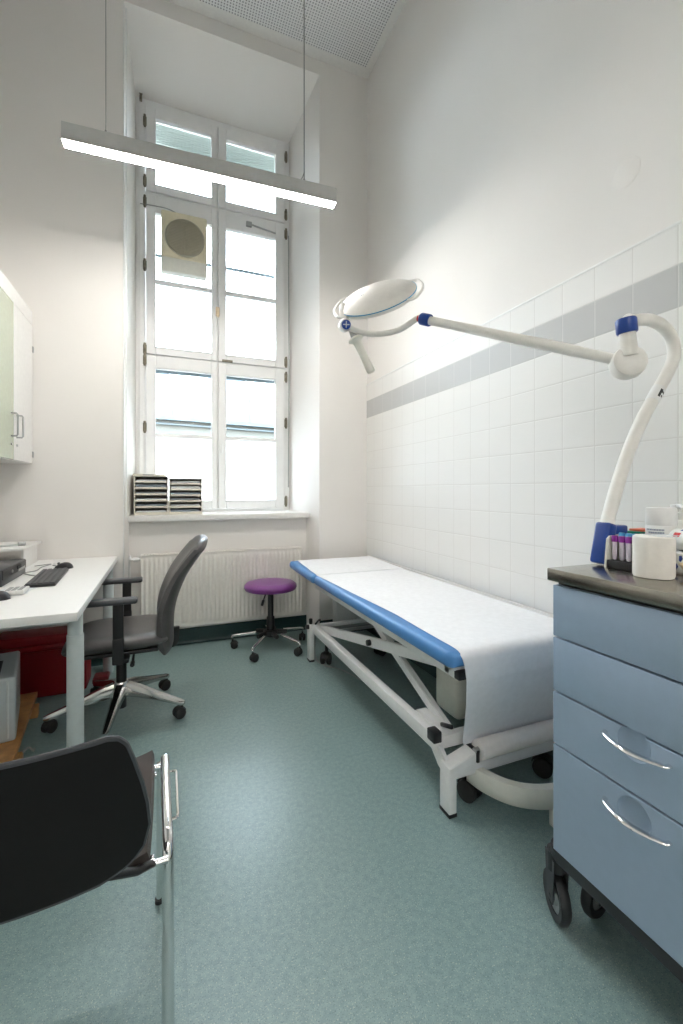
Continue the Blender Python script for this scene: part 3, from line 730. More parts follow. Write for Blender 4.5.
# ---------------------------------------------------------------- examination bed
bed = thing('examination_table', 'white framed examination bed with blue upholstery, scissor lift legs and paper holder', 'bed', (1.28, 2.2, 0))
BX0, BX1, BJ, BF, BH = .918, 1.618, 2.775, 1.262, 3.36
def pad(x0, x1, y0, y1, z0, z1):
    bm = NB(); box(bm, x0, x1, y0, y1, z0, z1, .026, 5)
    for f in bm.faces: f.smooth = True
    return bm
bm = pad(BX0, BX1, BF, BJ-.005, .592, .652)
for v in bm.verts:      # plan-view rounding of the foot corners
    dx_ = min(v.co.x-BX0, BX1-v.co.x); t_ = max(0, 1-(v.co.y-BF)/.05)
    if dx_ < .05: v.co.y += .022*(1-dx_/.05)**2*min(1, t_*1.5)
obj('mattress', bm, 'blue', bed)
bm = pad(BX0-.008, BX1, BJ+.005, BH, .592, .652)
for v in bm.verts: v.co.z += .012*(v.co.y-BJ)/.58
obj('head_section', bm, 'blue', bed)
bm = NB(); box(bm, .955, 1.58, BF+.03, BJ, .578, .592, .002); box(bm, .955, 1.58, BJ+.02, BH-.03, .578, .594, .002); obj('support_board', bm, 'bedw', bed)
bm = NB()
for x in (.965, 1.53): box(bm, x, x+.04, 1.30, BJ+.10, .545, .578, .004, 2)
for y in (1.33, 2.0, BJ): box(bm, .965, 1.57, y, y+.035, .550, .578, .003, 1)
obj('upper_frame', bm, 'bedw', bed)
for x in (.964, 1.529):
    bm = NB(); box(bm, x-.001, x+.041, 1.272, 1.302, .548, .580, .004); obj('end_cap', bm, 'blackpl', bed)
# base frame
for x in (.975, 1.555):
    bm = NB(); box(bm, x, x+.042, 1.44, 2.965, .205, .262, .005, 2); obj('side_rail', bm, 'bedw', bed)
bm = NB(); prism(bm, [(1.44, .250), (1.66, .250), (1.64, .268), (1.60, .274), (1.46, .274)], 1.017, 1.062, lambda a, b, c: (c, a, b)); obj('gusset_plate', bm, 'bedw', bed)
for x, y in ((.980, 1.352), (1.575, 1.352)):
    bm = NB(); box(bm, x, x+.034, y, y+.062, .012, .185, .004, 2); ps = obj('post', bm, 'bedw', bed)
    bm = NB(); box(bm, x-.001, x+.035, y-.001, y+.063, 0, .014, .002); obj('foot_cap', bm, 'blackpl', ps)
for x, y in ((.952, 2.955), (1.575, 2.955)):
    bm = NB(); box(bm, x, x+.036, y, y+.062, .012, .262, .004, 2); ps = obj('post', bm, 'bedw', bed)
    bm = NB(); box(bm, x-.001, x+.037, y-.001, y+.063, 0, .014, .002); obj('foot_cap', bm, 'blackpl', ps)
for rr in ((1.015, 1.58, 1.362, 1.402, .132, .175), (.985, 1.60, 2.965, 3.005, .20, .255), (1.01, 1.57, 1.44, 1.475, .205, .255)):
    bm = NB(); box(bm, *rr, .004, 2); obj('cross_beam', bm, 'bedw', bed)
for x in (.990, 1.560):
    bm = NB(); prism(bm, [(1.385, .13), (1.385, .185), (1.43, .225), (1.50, .225), (1.50, .206), (1.44, .15)], x, x+.016, lambda a, b, c: (c, a, b)); obj('lug', bm, 'bedw', bed)
# scissor arms
def arm(x, p, q, h, name='scissor_arm', lab=None):
    bm = NB(); a = V((x, p[0], p[1])); b = V((x, q[0], q[1])); d = (b-a).normalized(); n = V((0, -d.z, d.y))*h/2
    vs = []
    for xx in (x, x+.028):
        vs.append([bm.verts.new(V((xx, w.y, w.z))+n*s) for w, s in ((a, -1), (b, -1), (b, 1), (a, 1))])
    bm.faces.new(vs[0]); bm.faces.new(vs[1][::-1])
    for i in range(4): bm.faces.new((vs[0][i], vs[0][(i+1) % 4], vs[1][(i+1) % 4], vs[1][i]))
    bmesh.ops.bevel(bm, geom=bm.edges[:], offset=.004, segments=2, affect='EDGES'); return obj(name, bm, 'bedw', bed)
for xa, xb in ((1.060, 1.022), (1.50, 1.535)):
    arm(xa, (2.30, .555), (1.47, .238), .046); A2 = arm(xb, (2.92, .238), (1.42, .548), .052)
    bm = NB(); xx = min(xa, xb)-.006 if xa < 1.3 else max(xa, xb)+.03
    cyl(bm, (xx-.014, 2.115, .405), (xx+.012, 2.115, .405), .016, seg=20, bev=.003); obj('pivot_knob', bm, 'blackpl', bed)
for yy, zz in ((2.115, .405), (2.28, .548), (2.90, .242)):
    bm = NB(); cyl(bm, (1.03, yy, zz), (1.55, yy, zz), .012, seg=12); obj('axle', bm, 'metalgrey', bed)
bm = NB(); cyl(bm, (1.34, 1.80, .30), (1.34, 2.10, .42), .028, seg=20, bev=.004); cyl(bm, (1.34, 2.05, .403), (1.34, 2.26, .53), .014, seg=14); obj('lift_actuator', bm, 'ltgrey', bed)
bm = NB(); box(bm, 1.20, 1.42, 1.60, 1.78, .19, .47, .03, 4); obj('motor_cover', bm, 'cream', bed)
bm = NB(); box(bm, 1.18, 1.56, 3.02, 3.10, .16, .50, .01, 3); obj('end_panel', bm, 'ltgrey', bed)
# levers and black clamps
bm = NB(); box(bm, .962, .999, 1.425, 1.475, .242, .285, .004, 2); obj('black_clamp', bm, 'blackpl', bed)
bm = NB(); box(bm, 1.022, 1.036, 1.40, 1.475, .288, .304, .004, 2, rot=Matrix.Rotation(math.radians(-18), 3, 'X')); obj('release_lever', bm, 'blackpl', bed)
bm = NB(); cyl(bm, (.972, 2.99, .262), (.972, 2.99, .300), .013, seg=14, bev=.003); obj('brake_knob', bm, 'blackpl', bed)
bm = NB(); cyl(bm, (.93, 2.975, .25), (.965, 2.975, .245), .016, seg=14, bev=.003); obj('brake_knob', bm, 'blackpl', bed)
bm = NB(); tube(bm, bez([(1.0, 2.97, .262), (1.02, 2.94, .30), (1.01, 2.90, .31)]), .007, 8); obj('release_lever', bm, 'blackpl', bed)
# roll holder
for x0, x1, xe in ((.984, 1.075, 1.075), (1.60, 1.60, 1.60)):
    bm = NB()
    if x0 < 1.2:
        prism(bm, [(.982, .148), (.982, .187), (1.104, .222), (1.104, .186), (1.016, .160)], 1.350, 1.416, lambda a, b, c: (a, c, b)); bmesh.ops.bevel(bm, geom=bm.edges[:], offset=.003, segments=2, affect='EDGES')
    else:
        box(bm, 1.590, 1.604, 1.31, 1.372, .165, .27, .003)
    rh = obj('roll_bracket', bm, 'bedw', bed)
    if x0 < 1.2:
        bm = NB(); box(bm, 1.103, 1.116, 1.346, 1.420, .182, .228, .003, 2); obj('bracket_tip', bm, 'blackpl', rh)
bm = NB(); cyl(bm, (1.10, 1.36, .224), (1.60, 1.36, .224), .011, seg=12); obj('roll_axle', bm, 'metalgrey', bed)
for x, y, a in ((1.115, 1.43, 1.9), (1.50, 1.43, 2.2), (1.06, 2.90, 1.0), (1.50, 2.90, .3)):
    twin_caster(bed, (x, y, 0), a, .040, stem=.09)
# curved foot bar at the foot end
bm = NB()
fb = bez([(1.12, 1.41, .0), (1.135, 1.335, .0), (1.18, 1.25, .0), (1.26, 1.195, .0), (1.36, 1.175, .0), (1.46, 1.195, .0), (1.54, 1.25, .0), (1.582, 1.335, 0), (1.595, 1.41, 0)], 6)
rings = []
for i, p in enumerate(fb):
    d = (fb[min(i+1, len(fb)-1)]-fb[max(i-1, 0)]).normalized(); n = V((-d.y, d.x, 0))
    rings.append([bm.verts.new(p+n*a+V((0, 0, z))) for a, z in ((-.020, .082), (-.015, .076), (.015, .076), (.020, .082), (.020, .144), (.015, .150), (-.015, .150), (-.020, .144))])
for A, B in zip(rings, rings[1:]):
    for k in range(8): f = bm.faces.new((A[k], A[(k+1) % 8], B[(k+1) % 8], B[k]))
bm.faces.new(rings[0]); bm.faces.new(rings[-1][::-1])
fbo = obj('foot_bar', bm, 'cream', bed)
bm = NB(); box(bm, 1.302, 1.338, 1.160, 1.196, .0, .09, .006, 2); obj('bar_foot', bm, 'cream', fbo)
for xx in (1.103, 1.578):
    bm = NB(); box(bm, xx, xx+.034, 1.395, 1.435, .10, .165, .004); obj('bar_joint', bm, 'bedw', fbo)
# paper
pa = thing('examination_paper', 'white paper sheet over the blue examination bed, fed from the cream roll at its foot', 'paper', (1.33, 1.33, .248))
bm = NB(); lathe(bm, [(.013, 0), (.0365, 0), (.037, .002), (.037, .476), (.0365, .478), (.013, .478), (.013, 0)], (1.118, 1.36, .224), 36, (1, 0, 0)); obj('roll', bm, 'rollp', pa)
def sheetfn(path, x0f, x1f, wob=.0016):
    P_ = [V((0, a, b)) for a, b in path]; L_ = [0]
    for a, b in zip(P_, P_[1:]): L_.append(L_[-1]+(b-a).length)
    def f(u, v):
        s = v*L_[-1]; i = 0
        while i < len(L_)-2 and L_[i+1] < s: i += 1
        p = P_[i].lerp(P_[i+1], (s-L_[i])/max(1e-9, L_[i+1]-L_[i])); xa = x0f(p.y, p.z); xb = x1f(p.y, p.z)
        w = wob*(math.sin(u*9+v*3)+math.sin(v*17+u*4)*.6)
        return (xa+(xb-xa)*u, p.y, p.z+abs(w)*.5)
    return f
path = [(2.773, .6535)]+[(2.765-k*.15, .6545) for k in range(1, 10)]+[(1.335, .6552), (1.305, .6547), (1.285, .652), (1.272, .647), (1.263, .640), (1.2575, .630), (1.256, .61), (1.258, .59), (1.268, .54), (1.315, .42), (1.372, .30), (1.392, .26), (1.3985, .23)]
def xl(y, z):
    if z < .645: return .962+.112*(.65-z)/.4
    return .940+.040*max(0, min(1, (2.77-y)/1.0))-.012*max(0, min(1, (1.77-y)/.45))
def xr(y, z): return 1.598 if z > .645 else 1.598-.004*(.65-z)
bm = NB(); shell(bm, sheetfn(path, xl, xr), 30, 260, .0012); obj('sheet', bm, 'paper', pa)
path2 = [(2.760, .6565), (2.79, .6570), (2.86, .6575), (3.0, .660), (3.2, .664), (3.315, .667), (3.345, .664), (3.365, .650), (3.368, .62)]
hp = thing('headrest_paper', 'white paper square covering the raised head section of the bed', 'paper', (1.28, 3.07, .655))
bm = NB(); shell(bm, sheetfn(path2, lambda y, z: .940+.032*(y-2.76)/.6, lambda y, z: 1.60, .002), 24, 24, .0012); obj('sheet', bm, 'paper', hp)
bm = NB(); tube(bm, bez([(1.02, 3.03, .20), (1.0, 2.97, .03), (1.03, 2.86, .005), (1.12, 2.72, .005), (1.20, 2.4, .005), (1.27, 2.0, .005), (1.30, 1.75, .01), (1.29, 1.62, .2)]), .0035, 6)
tag(obj('bed_cable', bm, 'gcable', org=(1.15, 2.5, .004)), 'thin grey cable running along the floor beneath the examination bed', 'cable')

# ---------------------------------------------------------------- trolley
tr = thing('drawer_trolley', 'blue drawer trolley with a steel top standing beside the tiled wall', 'trolley', (1.30, .675, 0))
TX0, TX1, TY0, TY1 = 1.0, 1.57, .447, .903
bm = NB(); box(bm, TX0+.020, TX1, TY0+.002, TY1-.002, .229, .962, .002, 1); obj('body', bm, 'cab', tr)
bm = NB(); box(bm, TX0-.012, TX1+.008, TY0-.010, TY1+.010, .974, 1.008, .003, 2); box(bm, TX0+.02, TX1-.01, TY0+.01, TY1-.01, .962, .974); obj('worktop', bm, 'steel', tr)
bm = NB(); box(bm, TX0+.0165, TX0+.022, TY0+.004, TY1-.004, .232, .970); obj('seal', bm, 'gap', tr)
hy0, hy1 = .600, .747
for z0, z1, hz in ((.822, .962, None), (.672, .817, None), (.526, .667, .634), (.229, .521, .470)):
    bm = NB(); box(bm, TX0, TX0+.018, TY0, TY1, z0, z1, .002, 2)
    dr = obj('drawer', bm, 'cab', tr)
    if hz:
        # dished finger recess cut into the front
        cut = NB(); lathe(cut, [(0, -.013), (.024, -.0125), (.034, -.010), (.0385, -.002), (.040, .004), (0, .004)], (TX0-.0005, (hy0+hy1)/2+.004, hz+.006), 40, (-1, 0, 0))
        bmesh.ops.recalc_face_normals(cut, faces=cut.faces[:])
        me = bpy.data.meshes.new('cut'); 
        for v in cut.verts: v.co -= ORG[tr.name]
        cut.to_mesh(me); cut.free(); co = bpy.data.objects.new('cutter', me); C.objects.link(co); co.location = ORG[tr.name]
        dr.parent = None; dr.location = ORG[tr.name]
        md = dr.modifiers.new('cut', 'BOOLEAN'); md.object = co; md.operation = 'DIFFERENCE'; md.solver = 'EXACT'
        bpy.context.view_layer.update(); dg = bpy.context.evaluated_depsgraph_get()
        nm = bpy.data.meshes.new_from_object(dr.evaluated_get(dg)); dr.modifiers.clear(); dr.data = nm
        for pl in nm.polygons: pl.use_smooth = False if (pl.area > .0008 or abs(pl.normal.x) < .2) else pl.use_smooth
        dr.location = (0, 0, 0); dr.parent = tr
        bpy.data.objects.remove(co); bpy.data.meshes.remove(me)
        bm = NB(); ym = (hy0+hy1)/2
        pts = [(TX0+.001, hy1, hz+.001)]+[(TX0-.010-.022*math.cos((t-.5)*PI), hy1-.002-(hy1-hy0-.004)*t, hz) for t in [k/16 for k in range(17)]]+[(TX0+.001, hy0, hz+.001)]
        tube(bm, pts, [.005]+[.005+.002*math.sin(PI*k/16) for k in range(17)]+[.005], 12, scale=(1.25, .8)); obj('handle', bm, 'chrome', dr)
bm = NB()
rp = []
for cx_, cy_, a0 in ((TX1-.03, TY1-.010, 0), (TX0+.046, TY1-.010, 90), (TX0+.046, TY0+.022, 180), (TX1-.03, TY0+.022, 270)):
    for k in range(7): a = math.radians(a0+15*k); rp.append((cx_+.045*math.cos(a), cy_+.045*math.sin(a)))
prism(bm, rp, .196, .228); bmesh.ops.bevel(bm, geom=[e for e in bm.edges if abs(e.verts[0].co.z-e.verts[1].co.z) < 1e-4], offset=.006, segments=2, affect='EDGES'); obj('bumper', bm, 'bump', tr)
def big_caster(x, y, ang, r=.070):
    a = V((math.cos(ang), math.sin(ang), 0)); n = V((-a.y, a.x, 0)); c = V((x, y, r))-a*.012
    bm = NB(); lathe(bm, [(r*.62, -.012), (r*.9, -.014), (r, -.006), (r, .006), (r*.9, .014), (r*.62, .012), (r*.62, -.012)], c, 40, n); w = obj('caster', bm, 'bump', tr)
    bm = NB(); lathe(bm, [(0, -.013), (r*.3, -.013), (r*.36, -.008), (r*.62, -.008), (r*.62, .008), (r*.36, .008), (r*.3, .013), (0, .013)], c, 32, n); obj('wheel_hub', bm, 'metalgrey', w)
    bm = NB()
    for s in (-1, 1):
        q = c+n*s*.019; u = V((0, 0, 1))
        vs = [q-a*.018-u*.012, q+a*.018-u*.012, q+a*.030+u*(.193-r-.012), q-a*.030+u*(.193-r-.012)]
        A = [bm.verts.new(v+n*.0015) for v in vs]; B = [bm.verts.new(v-n*.0015) for v in vs]
        bm.faces.new(A); bm.faces.new(B[::-1])
        for i in range(4): bm.faces.new((A[i], A[(i+1) % 4], B[(i+1) % 4], B[i]))
    cyl(bm, c+V((0, 0, r+.012-0)), (c.x, c.y, .197), .026, seg=20); cyl(bm, c-n*.022, c+n*.022, .006, seg=10); obj('fork', bm, 'bump', w)
big_caster(1.044, .936, math.radians(66), .066); big_caster(1.165, .892, math.radians(8), .060); big_caster(1.045, .490, 1.9); big_caster(1.50, .490, 2.5); big_caster(1.50, .860, .7)

# ---------------------------------------------------------------- examination lamp
lp = thing('examination_lamp', 'white examination lamp with blue joints on a long swing arm clamped to the trolley', 'lamp', (1.20, .885, 1.008))
bm = NB()
box(bm, 1.146, 1.184, .864, .910, 1.012, 1.132, .008, 3, rot=Matrix.Rotation(math.radians(13), 3, 'Y'), pivot=(1.165, .885, 1.014))
cl = obj('clamp', bm, 'lampb', lp)
bm = NB(); box(bm, 1.180, 1.258, .868, .905, 1.096, 1.122, .006, 3); cyl(bm, (1.255, .887, 1.108), (1.268, .887, 1.108), .009, seg=14); obj('clamp_screw', bm, 'lampb', cl)
Ya = .895
stem = bez([(1.190, .887, 1.115), (1.203, .891, 1.140), (1.247, Ya, 1.237), (1.299, Ya, 1.345), (1.356, Ya, 1.437), (1.423, Ya, 1.525), (1.479, Ya, 1.597), (1.510, Ya, 1.655), (1.500, Ya, 1.708), (1.455, Ya, 1.742), (1.395, Ya, 1.752), (1.350, Ya, 1.746), (1.315, Ya, 1.735)], 6)
bm = NB(); tube(bm, stem, [.0185]*len(stem), 24); obj('stem', bm, 'lampw', lp)
bm = NB(); c0 = V((1.420, Ya, 1.521)); dd = V((.61, 0, .79)).normalized()
lathe(bm, [(.0180, -.028), (.0192, -.028), (.0192, .028), (.0180, .028)], c0, 24, dd); lb = obj('stem_label', bm, 'white', lp, 'pale sticker with a black symbol')
bm = NB()
for t0, t1, w0, w1 in ((-.014, .016, -.010, -.002), (.004, .012, -.002, .009), (-.010, -.002, .0, .007)):
    u = V((dd.z, 0, -dd.x))
    for s in range(4):
        a0 = -PI/2+(w0+(w1-w0)*s/4)/.0193; a1 = -PI/2+(w0+(w1-w0)*(s+1)/4)/.0193
        q = [c0+dd*t+(u*math.cos(a)+V((0, 1, 0))*math.sin(a))*.0195 for t, a in ((t0, a0), (t1, a0), (t1, a1), (t0, a1))]
        bm.faces.new([bm.verts.new(v) for v in q])
obj('symbol', bm, 'blackpl', lb)
bm = NB(); lathe(bm, [(0, -.008), (.027, -.008), (.029, -.004), (.029, .030), (.026, .036), (0, .036)], (1.290, Ya, 1.705), 28, V((-.15, 0, 1))); obj('collar', bm, 'lampb', lp)
bm = NB(); cyl(bm, (1.291, Ya, 1.70), (1.300, Ya, 1.63), .022, .025, 24); cyl(bm, (1.29, Ya, 1.737), (1.33, Ya, 1.737), .019, seg=20)
nrm = V((-.55, -.78, .12)).normalized(); jc = V((1.308, Ya+.01, 1.612))
lathe(bm, [(0, -.028), (.036, -.028), (.046, -.022), (.049, -.010), (.049, .010), (.046, .022), (.036, .028), (0, .028)], jc, 36, nrm); obj('elbow_joint', bm, 'lampw', lp)
a = jc+V((-.02, .01, .008)); b_ = V((.975, 1.486, 1.904)); d = (b_-a).normalized()
bm = NB(); tube(bm, [a, a+d*.10, a+d*.13, b_], [.0165, .0165, .0185, .0165], 20); obj('spring_arm', bm, 'lampw', lp)
bm = NB(); lathe(bm, [(0, -.022), (.022, -.022), (.024, -.018), (.024, .018), (.022, .022), (0, .022)], b_+d*.012, 24, d); obj('collar', bm, 'lampb', lp)
pv = V((.735, 1.772, 1.945))
yk = bez([b_+d*.02, b_+d*.05, (.905, 1.600, 1.893), (.842, 1.668, 1.890), (.785, 1.726, 1.912), pv], 6)
bm = NB(); tube(bm, yk, .0125, 14); yo = obj('yoke', bm, 'lampw', lp)
bm = NB(); cyl(bm, b_+d*.042, b_+d*.047, .0138, seg=14); obj('red_mark', bm, 'redp', yo)
hc = V((.879, 1.748, 2.093)); e1 = V((.8185, -.5261, .2307)); n = V((-.5093, -.4787, .7151)).normalized(); e2 = n.cross(e1).normalized(); e1 = e2.cross(n)
def hd(r, z, ang): return hc+(e1*math.cos(ang)+e2*math.sin(ang))*r+n*z
RH = .176
bm = NB(); lathe(bm, [(0, .036), (.05, .034), (.10, .026), (.145, .013), (.168, .002), (RH, -.006), (RH-.002, -.010), (0, -.010)], hc, 64, n)
hub = hc-e1*(RH-.02)
head = obj('lamp_head', bm, 'lampw', lp)
bm = NB(); lathe(bm, [(RH-.003, -.0095), (RH+.0015, -.0095), (RH+.0015, -.0055), (RH-.003, -.0055), (RH-.003, -.0095)], hc, 64, n); obj('rim_stripe', bm, 'bcap', head)
bm = NB(); lathe(bm, [(RH-.004, -.0096), (RH-.006, -.026), (RH-.03, -.034), (0, -.034), (0, -.010)], hc, 64, n); obj('light_side', bm, 'lampw', head)
bm = NB()
for a0 in (-35, 150):
    bm = NB()
    pts = [hd(RH+.004, -.012, math.radians(a0-14))]+[hd(RH+.026, -.010, math.radians(a0-8+k*9)) for k in range(8)]+[hd(RH+.004, -.012, math.radians(a0+64))]
    tube(bm, bez(pts, 3), .0065, 10)
    obj('side_handle', bm, 'lampw', head)
bm = NB(); u2 = (pv-hub)
lathe(bm, [(0, -.03), (.024, -.03), (.028, -.022), (.028, .022), (.024, .030), (0, .030)], pv+V((0, 0, .004)), 28, V((-.25, -.93, -.25)))
tube(bm, [pv, pv.lerp(hub, .45), hub+n*.004], [.024, .022, .016], 16); obj('hub', bm, 'lampw', head)
k_ = V((-.25, -.93, -.25)).normalized()
bm = NB(); lathe(bm, [(0, .030), (.019, .030), (.020, .034), (.017, .036), (0, .036)], pv+V((0, 0, .004)), 24, k_); hcap = obj('hub_cap', bm, 'lampb', head)
bm = NB(); X_ = k_.cross(V((0, 0, 1))).normalized(); Y_ = X_.cross(k_)
for q in range(2):
    A_ = X_ if q else Y_; B_ = Y_ if q else X_; o_ = pv+V((0, 0, .004))+k_*.0368
    bm.faces.new([bm.verts.new(o_+A_*s*.014+B_*t*.0022) for s, t in ((-1, -1), (1, -1), (1, 1), (-1, 1))])
obj('star_mark', bm, 'ltgrey', hcap)
# embossed text-like bar on the back of the head (illegible in the photograph)
hp0 = pv+V((.030, -.012, -.025)); hp1 = V((.845, 1.729, 1.737)); dh = (hp1-hp0).normalized()
bm = NB(); tube(bm, [hp0-dh*.02, hp0+dh*.03], [.012, .019], 16); obj('handle_socket', bm, 'metalgrey', lp)
bm = NB(); lathe(bm, [(0, .025), (.022, .025), (.034, .030), (.036, .038), (.024, .045), (.0195, .052), (.0165, .10), (.0185, .17), (.0185, .190), (.014, .197), (0, .198)], hp0, 28, dh); obj('grip_handle', bm, 'cream', lp)
bm = NB()
for k in range(7):
    a0 = hd(.085-.0, .0292, math.radians(196))+e1*(k*.0085); t = NB()
    q = [a0+e1*s*.003+e2*w*.007+n*(.0016+.0026*k/6) for s, w in ((-1, -1), (1, -1), (1, 1), (-1, 1))]
    bm.faces.new([bm.verts.new(v) for v in q]); t.free()
obj('lettering', bm, 'greyp', head)

# ---------------------------------------------------------------- things on the trolley
ZT = 1.0085
rk = thing('blood_tube_rack', 'white rack with purple capped blood tubes at the lamp clamp', 'tube rack', (1.21, .815, ZT))
bm = NB(); box(bm, 1.165, 1.228, .772, .852, ZT, ZT+.022, .002); obj('base', bm, 'blackpl', rk)
bm = NB()
prism(bm, [(1.161, ZT), (1.232, ZT), (1.232, ZT+.088), (1.180, ZT+.088), (1.170, ZT+.080)], .852, .857, lambda a, b, c: (a, c, b)); obj('side_plate', bm, 'cream', rk)
bm = NB(); prism(bm, [(1.161, ZT), (1.232, ZT), (1.232, ZT+.088), (1.180, ZT+.088), (1.170, ZT+.080)], .767, .772, lambda a, b, c: (a, c, b))
obj('side_plate', bm, 'cream', rk)
bm = NB(); box(bm, 1.228, 1.232, .772, .852, ZT+.022, ZT+.088); obj('back_plate', bm, 'ltgrey', rk)
proto = None; i = 0
for col, x in (('pcap', 1.184), ('bcap', 1.212)):
    for j in range(4):
        y = .841-j*.0195+random.uniform(-.001, .001)
        lab = 'purple-capped blood tube in the front row of the white rack' if x < 1.2 else 'light blue capped tube in the back row of the white rack'
        g = 'purple-capped tubes in the front row' if x < 1.2 else 'light blue capped tubes in the back row'
        t = thing('blood_tube', lab, 'tube', (x, y, ZT+.026), g)
        zz = ZT+.0225+(x-1.184)*.25
        bm = NB(); lathe(bm, [(0, 0), (.005, .001), (.0065, .005), (.0065, .056), (0, .056)], (x, y, zz), 14); obj('tube_body', bm, 'tube', t)
        bm = NB(); lathe(bm, [(0, .050), (.0082, .050), (.0085, .053), (.0085, .064), (.007, .067), (0, .067)], (x, y, zz), 16); obj('cap', bm, col, t)
for o in C.objects:
    if not o.parent and o.get('category') in ('tube', 'tube rack'): o.location.x -= .020
cr_ = thing('cellulose_roll', 'thick white cellulose swab roll at the front of the trolley top', 'swab roll', (1.130, .716, ZT))
bm = NB(); R_ = .0445; segs = 48; prof = [(.008, .098), (.012, .102), (R_-.006, .1035), (R_-.001, .100), (R_, .094), (R_, .006), (R_-.002, .001), (0, 0)]
prof = [(0, .096), (.007, .096)]+prof[0:]
lathe(bm, prof, (1.130, .716, ZT), segs)
for v in bm.verts:
    p = v.co-V((1.130, .716, 0)); a = math.atan2(p.y, p.x); rr = math.hypot(p.x, p.y)
    if rr > .03:
        k = 1+.02*math.sin(3*a+1)+.012*math.sin(7*a+2)-.05*math.exp(-((a+2.6)/.22)**2); v.co.x = 1.130+p.x*k; v.co.y = .716+p.y*k
obj('roll', bm, 'cotton', cr_)
bm = NB(); tube(bm, [V((1.142, .70, ZT+.1035))+V((math.cos(t*.6), math.sin(t*.6), 0))*(.010+.0009*t) for t in range(36)], .0006, 5); obj('spiral_edge', bm, 'sheet', cr_)
cn = thing('dispenser_can', 'tall white wipes can with small grey print behind the swab roll', 'can', (1.294, .800, ZT))
bm = NB(); lathe(bm, [(0, 0), (.035, 0), (.0365, .003), (.0365, .118), (.035, .120), (0, .120)], (1.294, .800, ZT), 40); obj('body', bm, 'white', cn)
bm = NB(); lathe(bm, [(.036, .118), (.0373, .121), (.0370, .162), (.035, .167), (0, .168)], (1.294, .800, ZT), 40); obj('lid', bm, 'white', cn)
bm = NB()
rd = random.Random(3)
for row, z in enumerate((.104, .096)):
    a = PI+.75
    while a > PI-.5+.2*row:
        w = rd.uniform(.05, .14)
        q = [(1.294+.0369*math.cos(b), .800+.0369*math.sin(b), ZT+z+h) for b, h in ((a, 0), (a-w*.8, 0), (a-w*.8, .0045), (a, .0045))]
        bm.faces.new([bm.verts.new(v) for v in q]); a -= w
obj('small_print', bm, 'greyp', cn)
gr = thing('tube_tray', 'green sample rack with orange lid behind the blood tubes', 'tube rack', (1.30, .87, ZT))
bm = NB(); box(bm, 1.278, 1.335, .846, .888, ZT, ZT+.070, .003); obj('base', bm, 'ltgrey', gr)
bm = NB(); box(bm, 1.274, 1.340, .843, .890, ZT+.070, ZT+.095, .003); obj('tray', bm, 'green', gr)
for k in range(2):
    bm = NB(); box(bm, 1.2725, 1.275, .850+k*.019, .864+k*.019, ZT+.075, ZT+.090, .001, 1); obj('slot', bm, 'gap', gr)
bm = NB(); box(bm, 1.284, 1.340, .845, .885, ZT+.095, ZT+.102, .002); obj('lid', bm, 'orange', gr)
def bandage(name, c, r, h, label, axis='z', red=False):
    t = thing(name, label, 'bandage', c); bm = NB()
    if axis == 'z': lathe(bm, [(0, 0), (r-.004, 0), (r, .004), (r, h-.004), (r-.004, h), (0, h)], c, 32); obj('roll', bm, 'white', t)
    else: lathe(bm, [(0, -h/2), (r-.006, -h/2), (r, -h/2+.006), (r, h/2-.006), (r-.006, h/2), (0, h/2)], V(c)+V((0, 0, r)), 32, (.35, 1, 0)); obj('roll', bm, 'white', t)
    bm = NB(); 
    for k, (a, z) in enumerate(((2.75, .6), (3.05, .35), (3.35, .72), (3.65, .4), (2.5, .3))):
        if axis == 'z':
            q = [(c[0]+(r+.0006)*math.cos(a+b), c[1]+(r+.0006)*math.sin(a+b), c[2]+h*z+g) for b, g in ((-.12, -.005), (0, -.009), (.14, 0), (.05, .008), (-.1, .006))]
            bm.faces.new([bm.verts.new(v) for v in q])
    if axis == 'z': obj('print', bm, 'bluep', t)
    else:
        bm.free(); bm = NB(); ax = V((.35, 1, 0)).normalized(); sx_ = V((ax.y, -ax.x, 0))
        for th_, t0, m_ in ((2.6, .0, 'redp'), (1.9, -.01, 'bluep')):
            q = NB(); o_ = V(c)+V((0, 0, r))+ax*t0
            for s in range(4):
                aa = [th_-.22+.11*s, th_-.22+.11*(s+1)]
                pts = [o_+ax*w+(sx_*math.cos(b)+V((0, 0, 1))*math.sin(b))*(r+.0006) for w, b in ((-.010, aa[0]), (.010, aa[0]), (.010, aa[1]), (-.010, aa[1]))]
                q.faces.new([q.verts.new(v) for v in pts])
            obj('print', q, m_, t)
bandage('bandage_roll', (1.250, .712, ZT), .033, .058, 'white bandage roll with blue print standing at the right picture edge')
bandage('bandage_roll', (1.250, .712, ZT+.0585), .028, .062, 'white roll with a red dot lying on top of the blue printed bandage roll', 'y')
bw = thing('kidney_dish', 'small tan plastic dish in front of the bandage rolls', 'dish', (1.190, .660, ZT))
bm = NB(); lathe(bm, [(0, 0), (.017, 0), (.021, .020), (.028, .032), (.030, .032), (.030, .035), (.027, .035), (.019, .022), (.015, .003), (0, .003)], (1.190, .660, ZT), 36); obj('bowl', bm, 'tanb', bw)
pb = thing('pump_bottle', 'white pump bottle half hidden behind the tall can', 'bottle', (1.423, .835, ZT))
bm = NB(); lathe(bm, [(0, 0), (.030, 0), (.033, .004), (.033, .10), (.028, .118), (.014, .128), (.014, .135), (0, .135)], (1.423, .835, ZT), 32); obj('body', bm, 'white', pb)
bm = NB(); lathe(bm, [(0, .134), (.016, .134), (.016, .148), (.007, .151), (.007, .160), (.015, .162), (.016, .172), (0, .174)], (1.423, .835, ZT), 24); tube(bm, [(1.423, .835, ZT+.168), (1.40, .81, ZT+.170), (1.382, .793, ZT+.163)], [.007, .006, .005], 10); obj('pump', bm, 'white', pb)

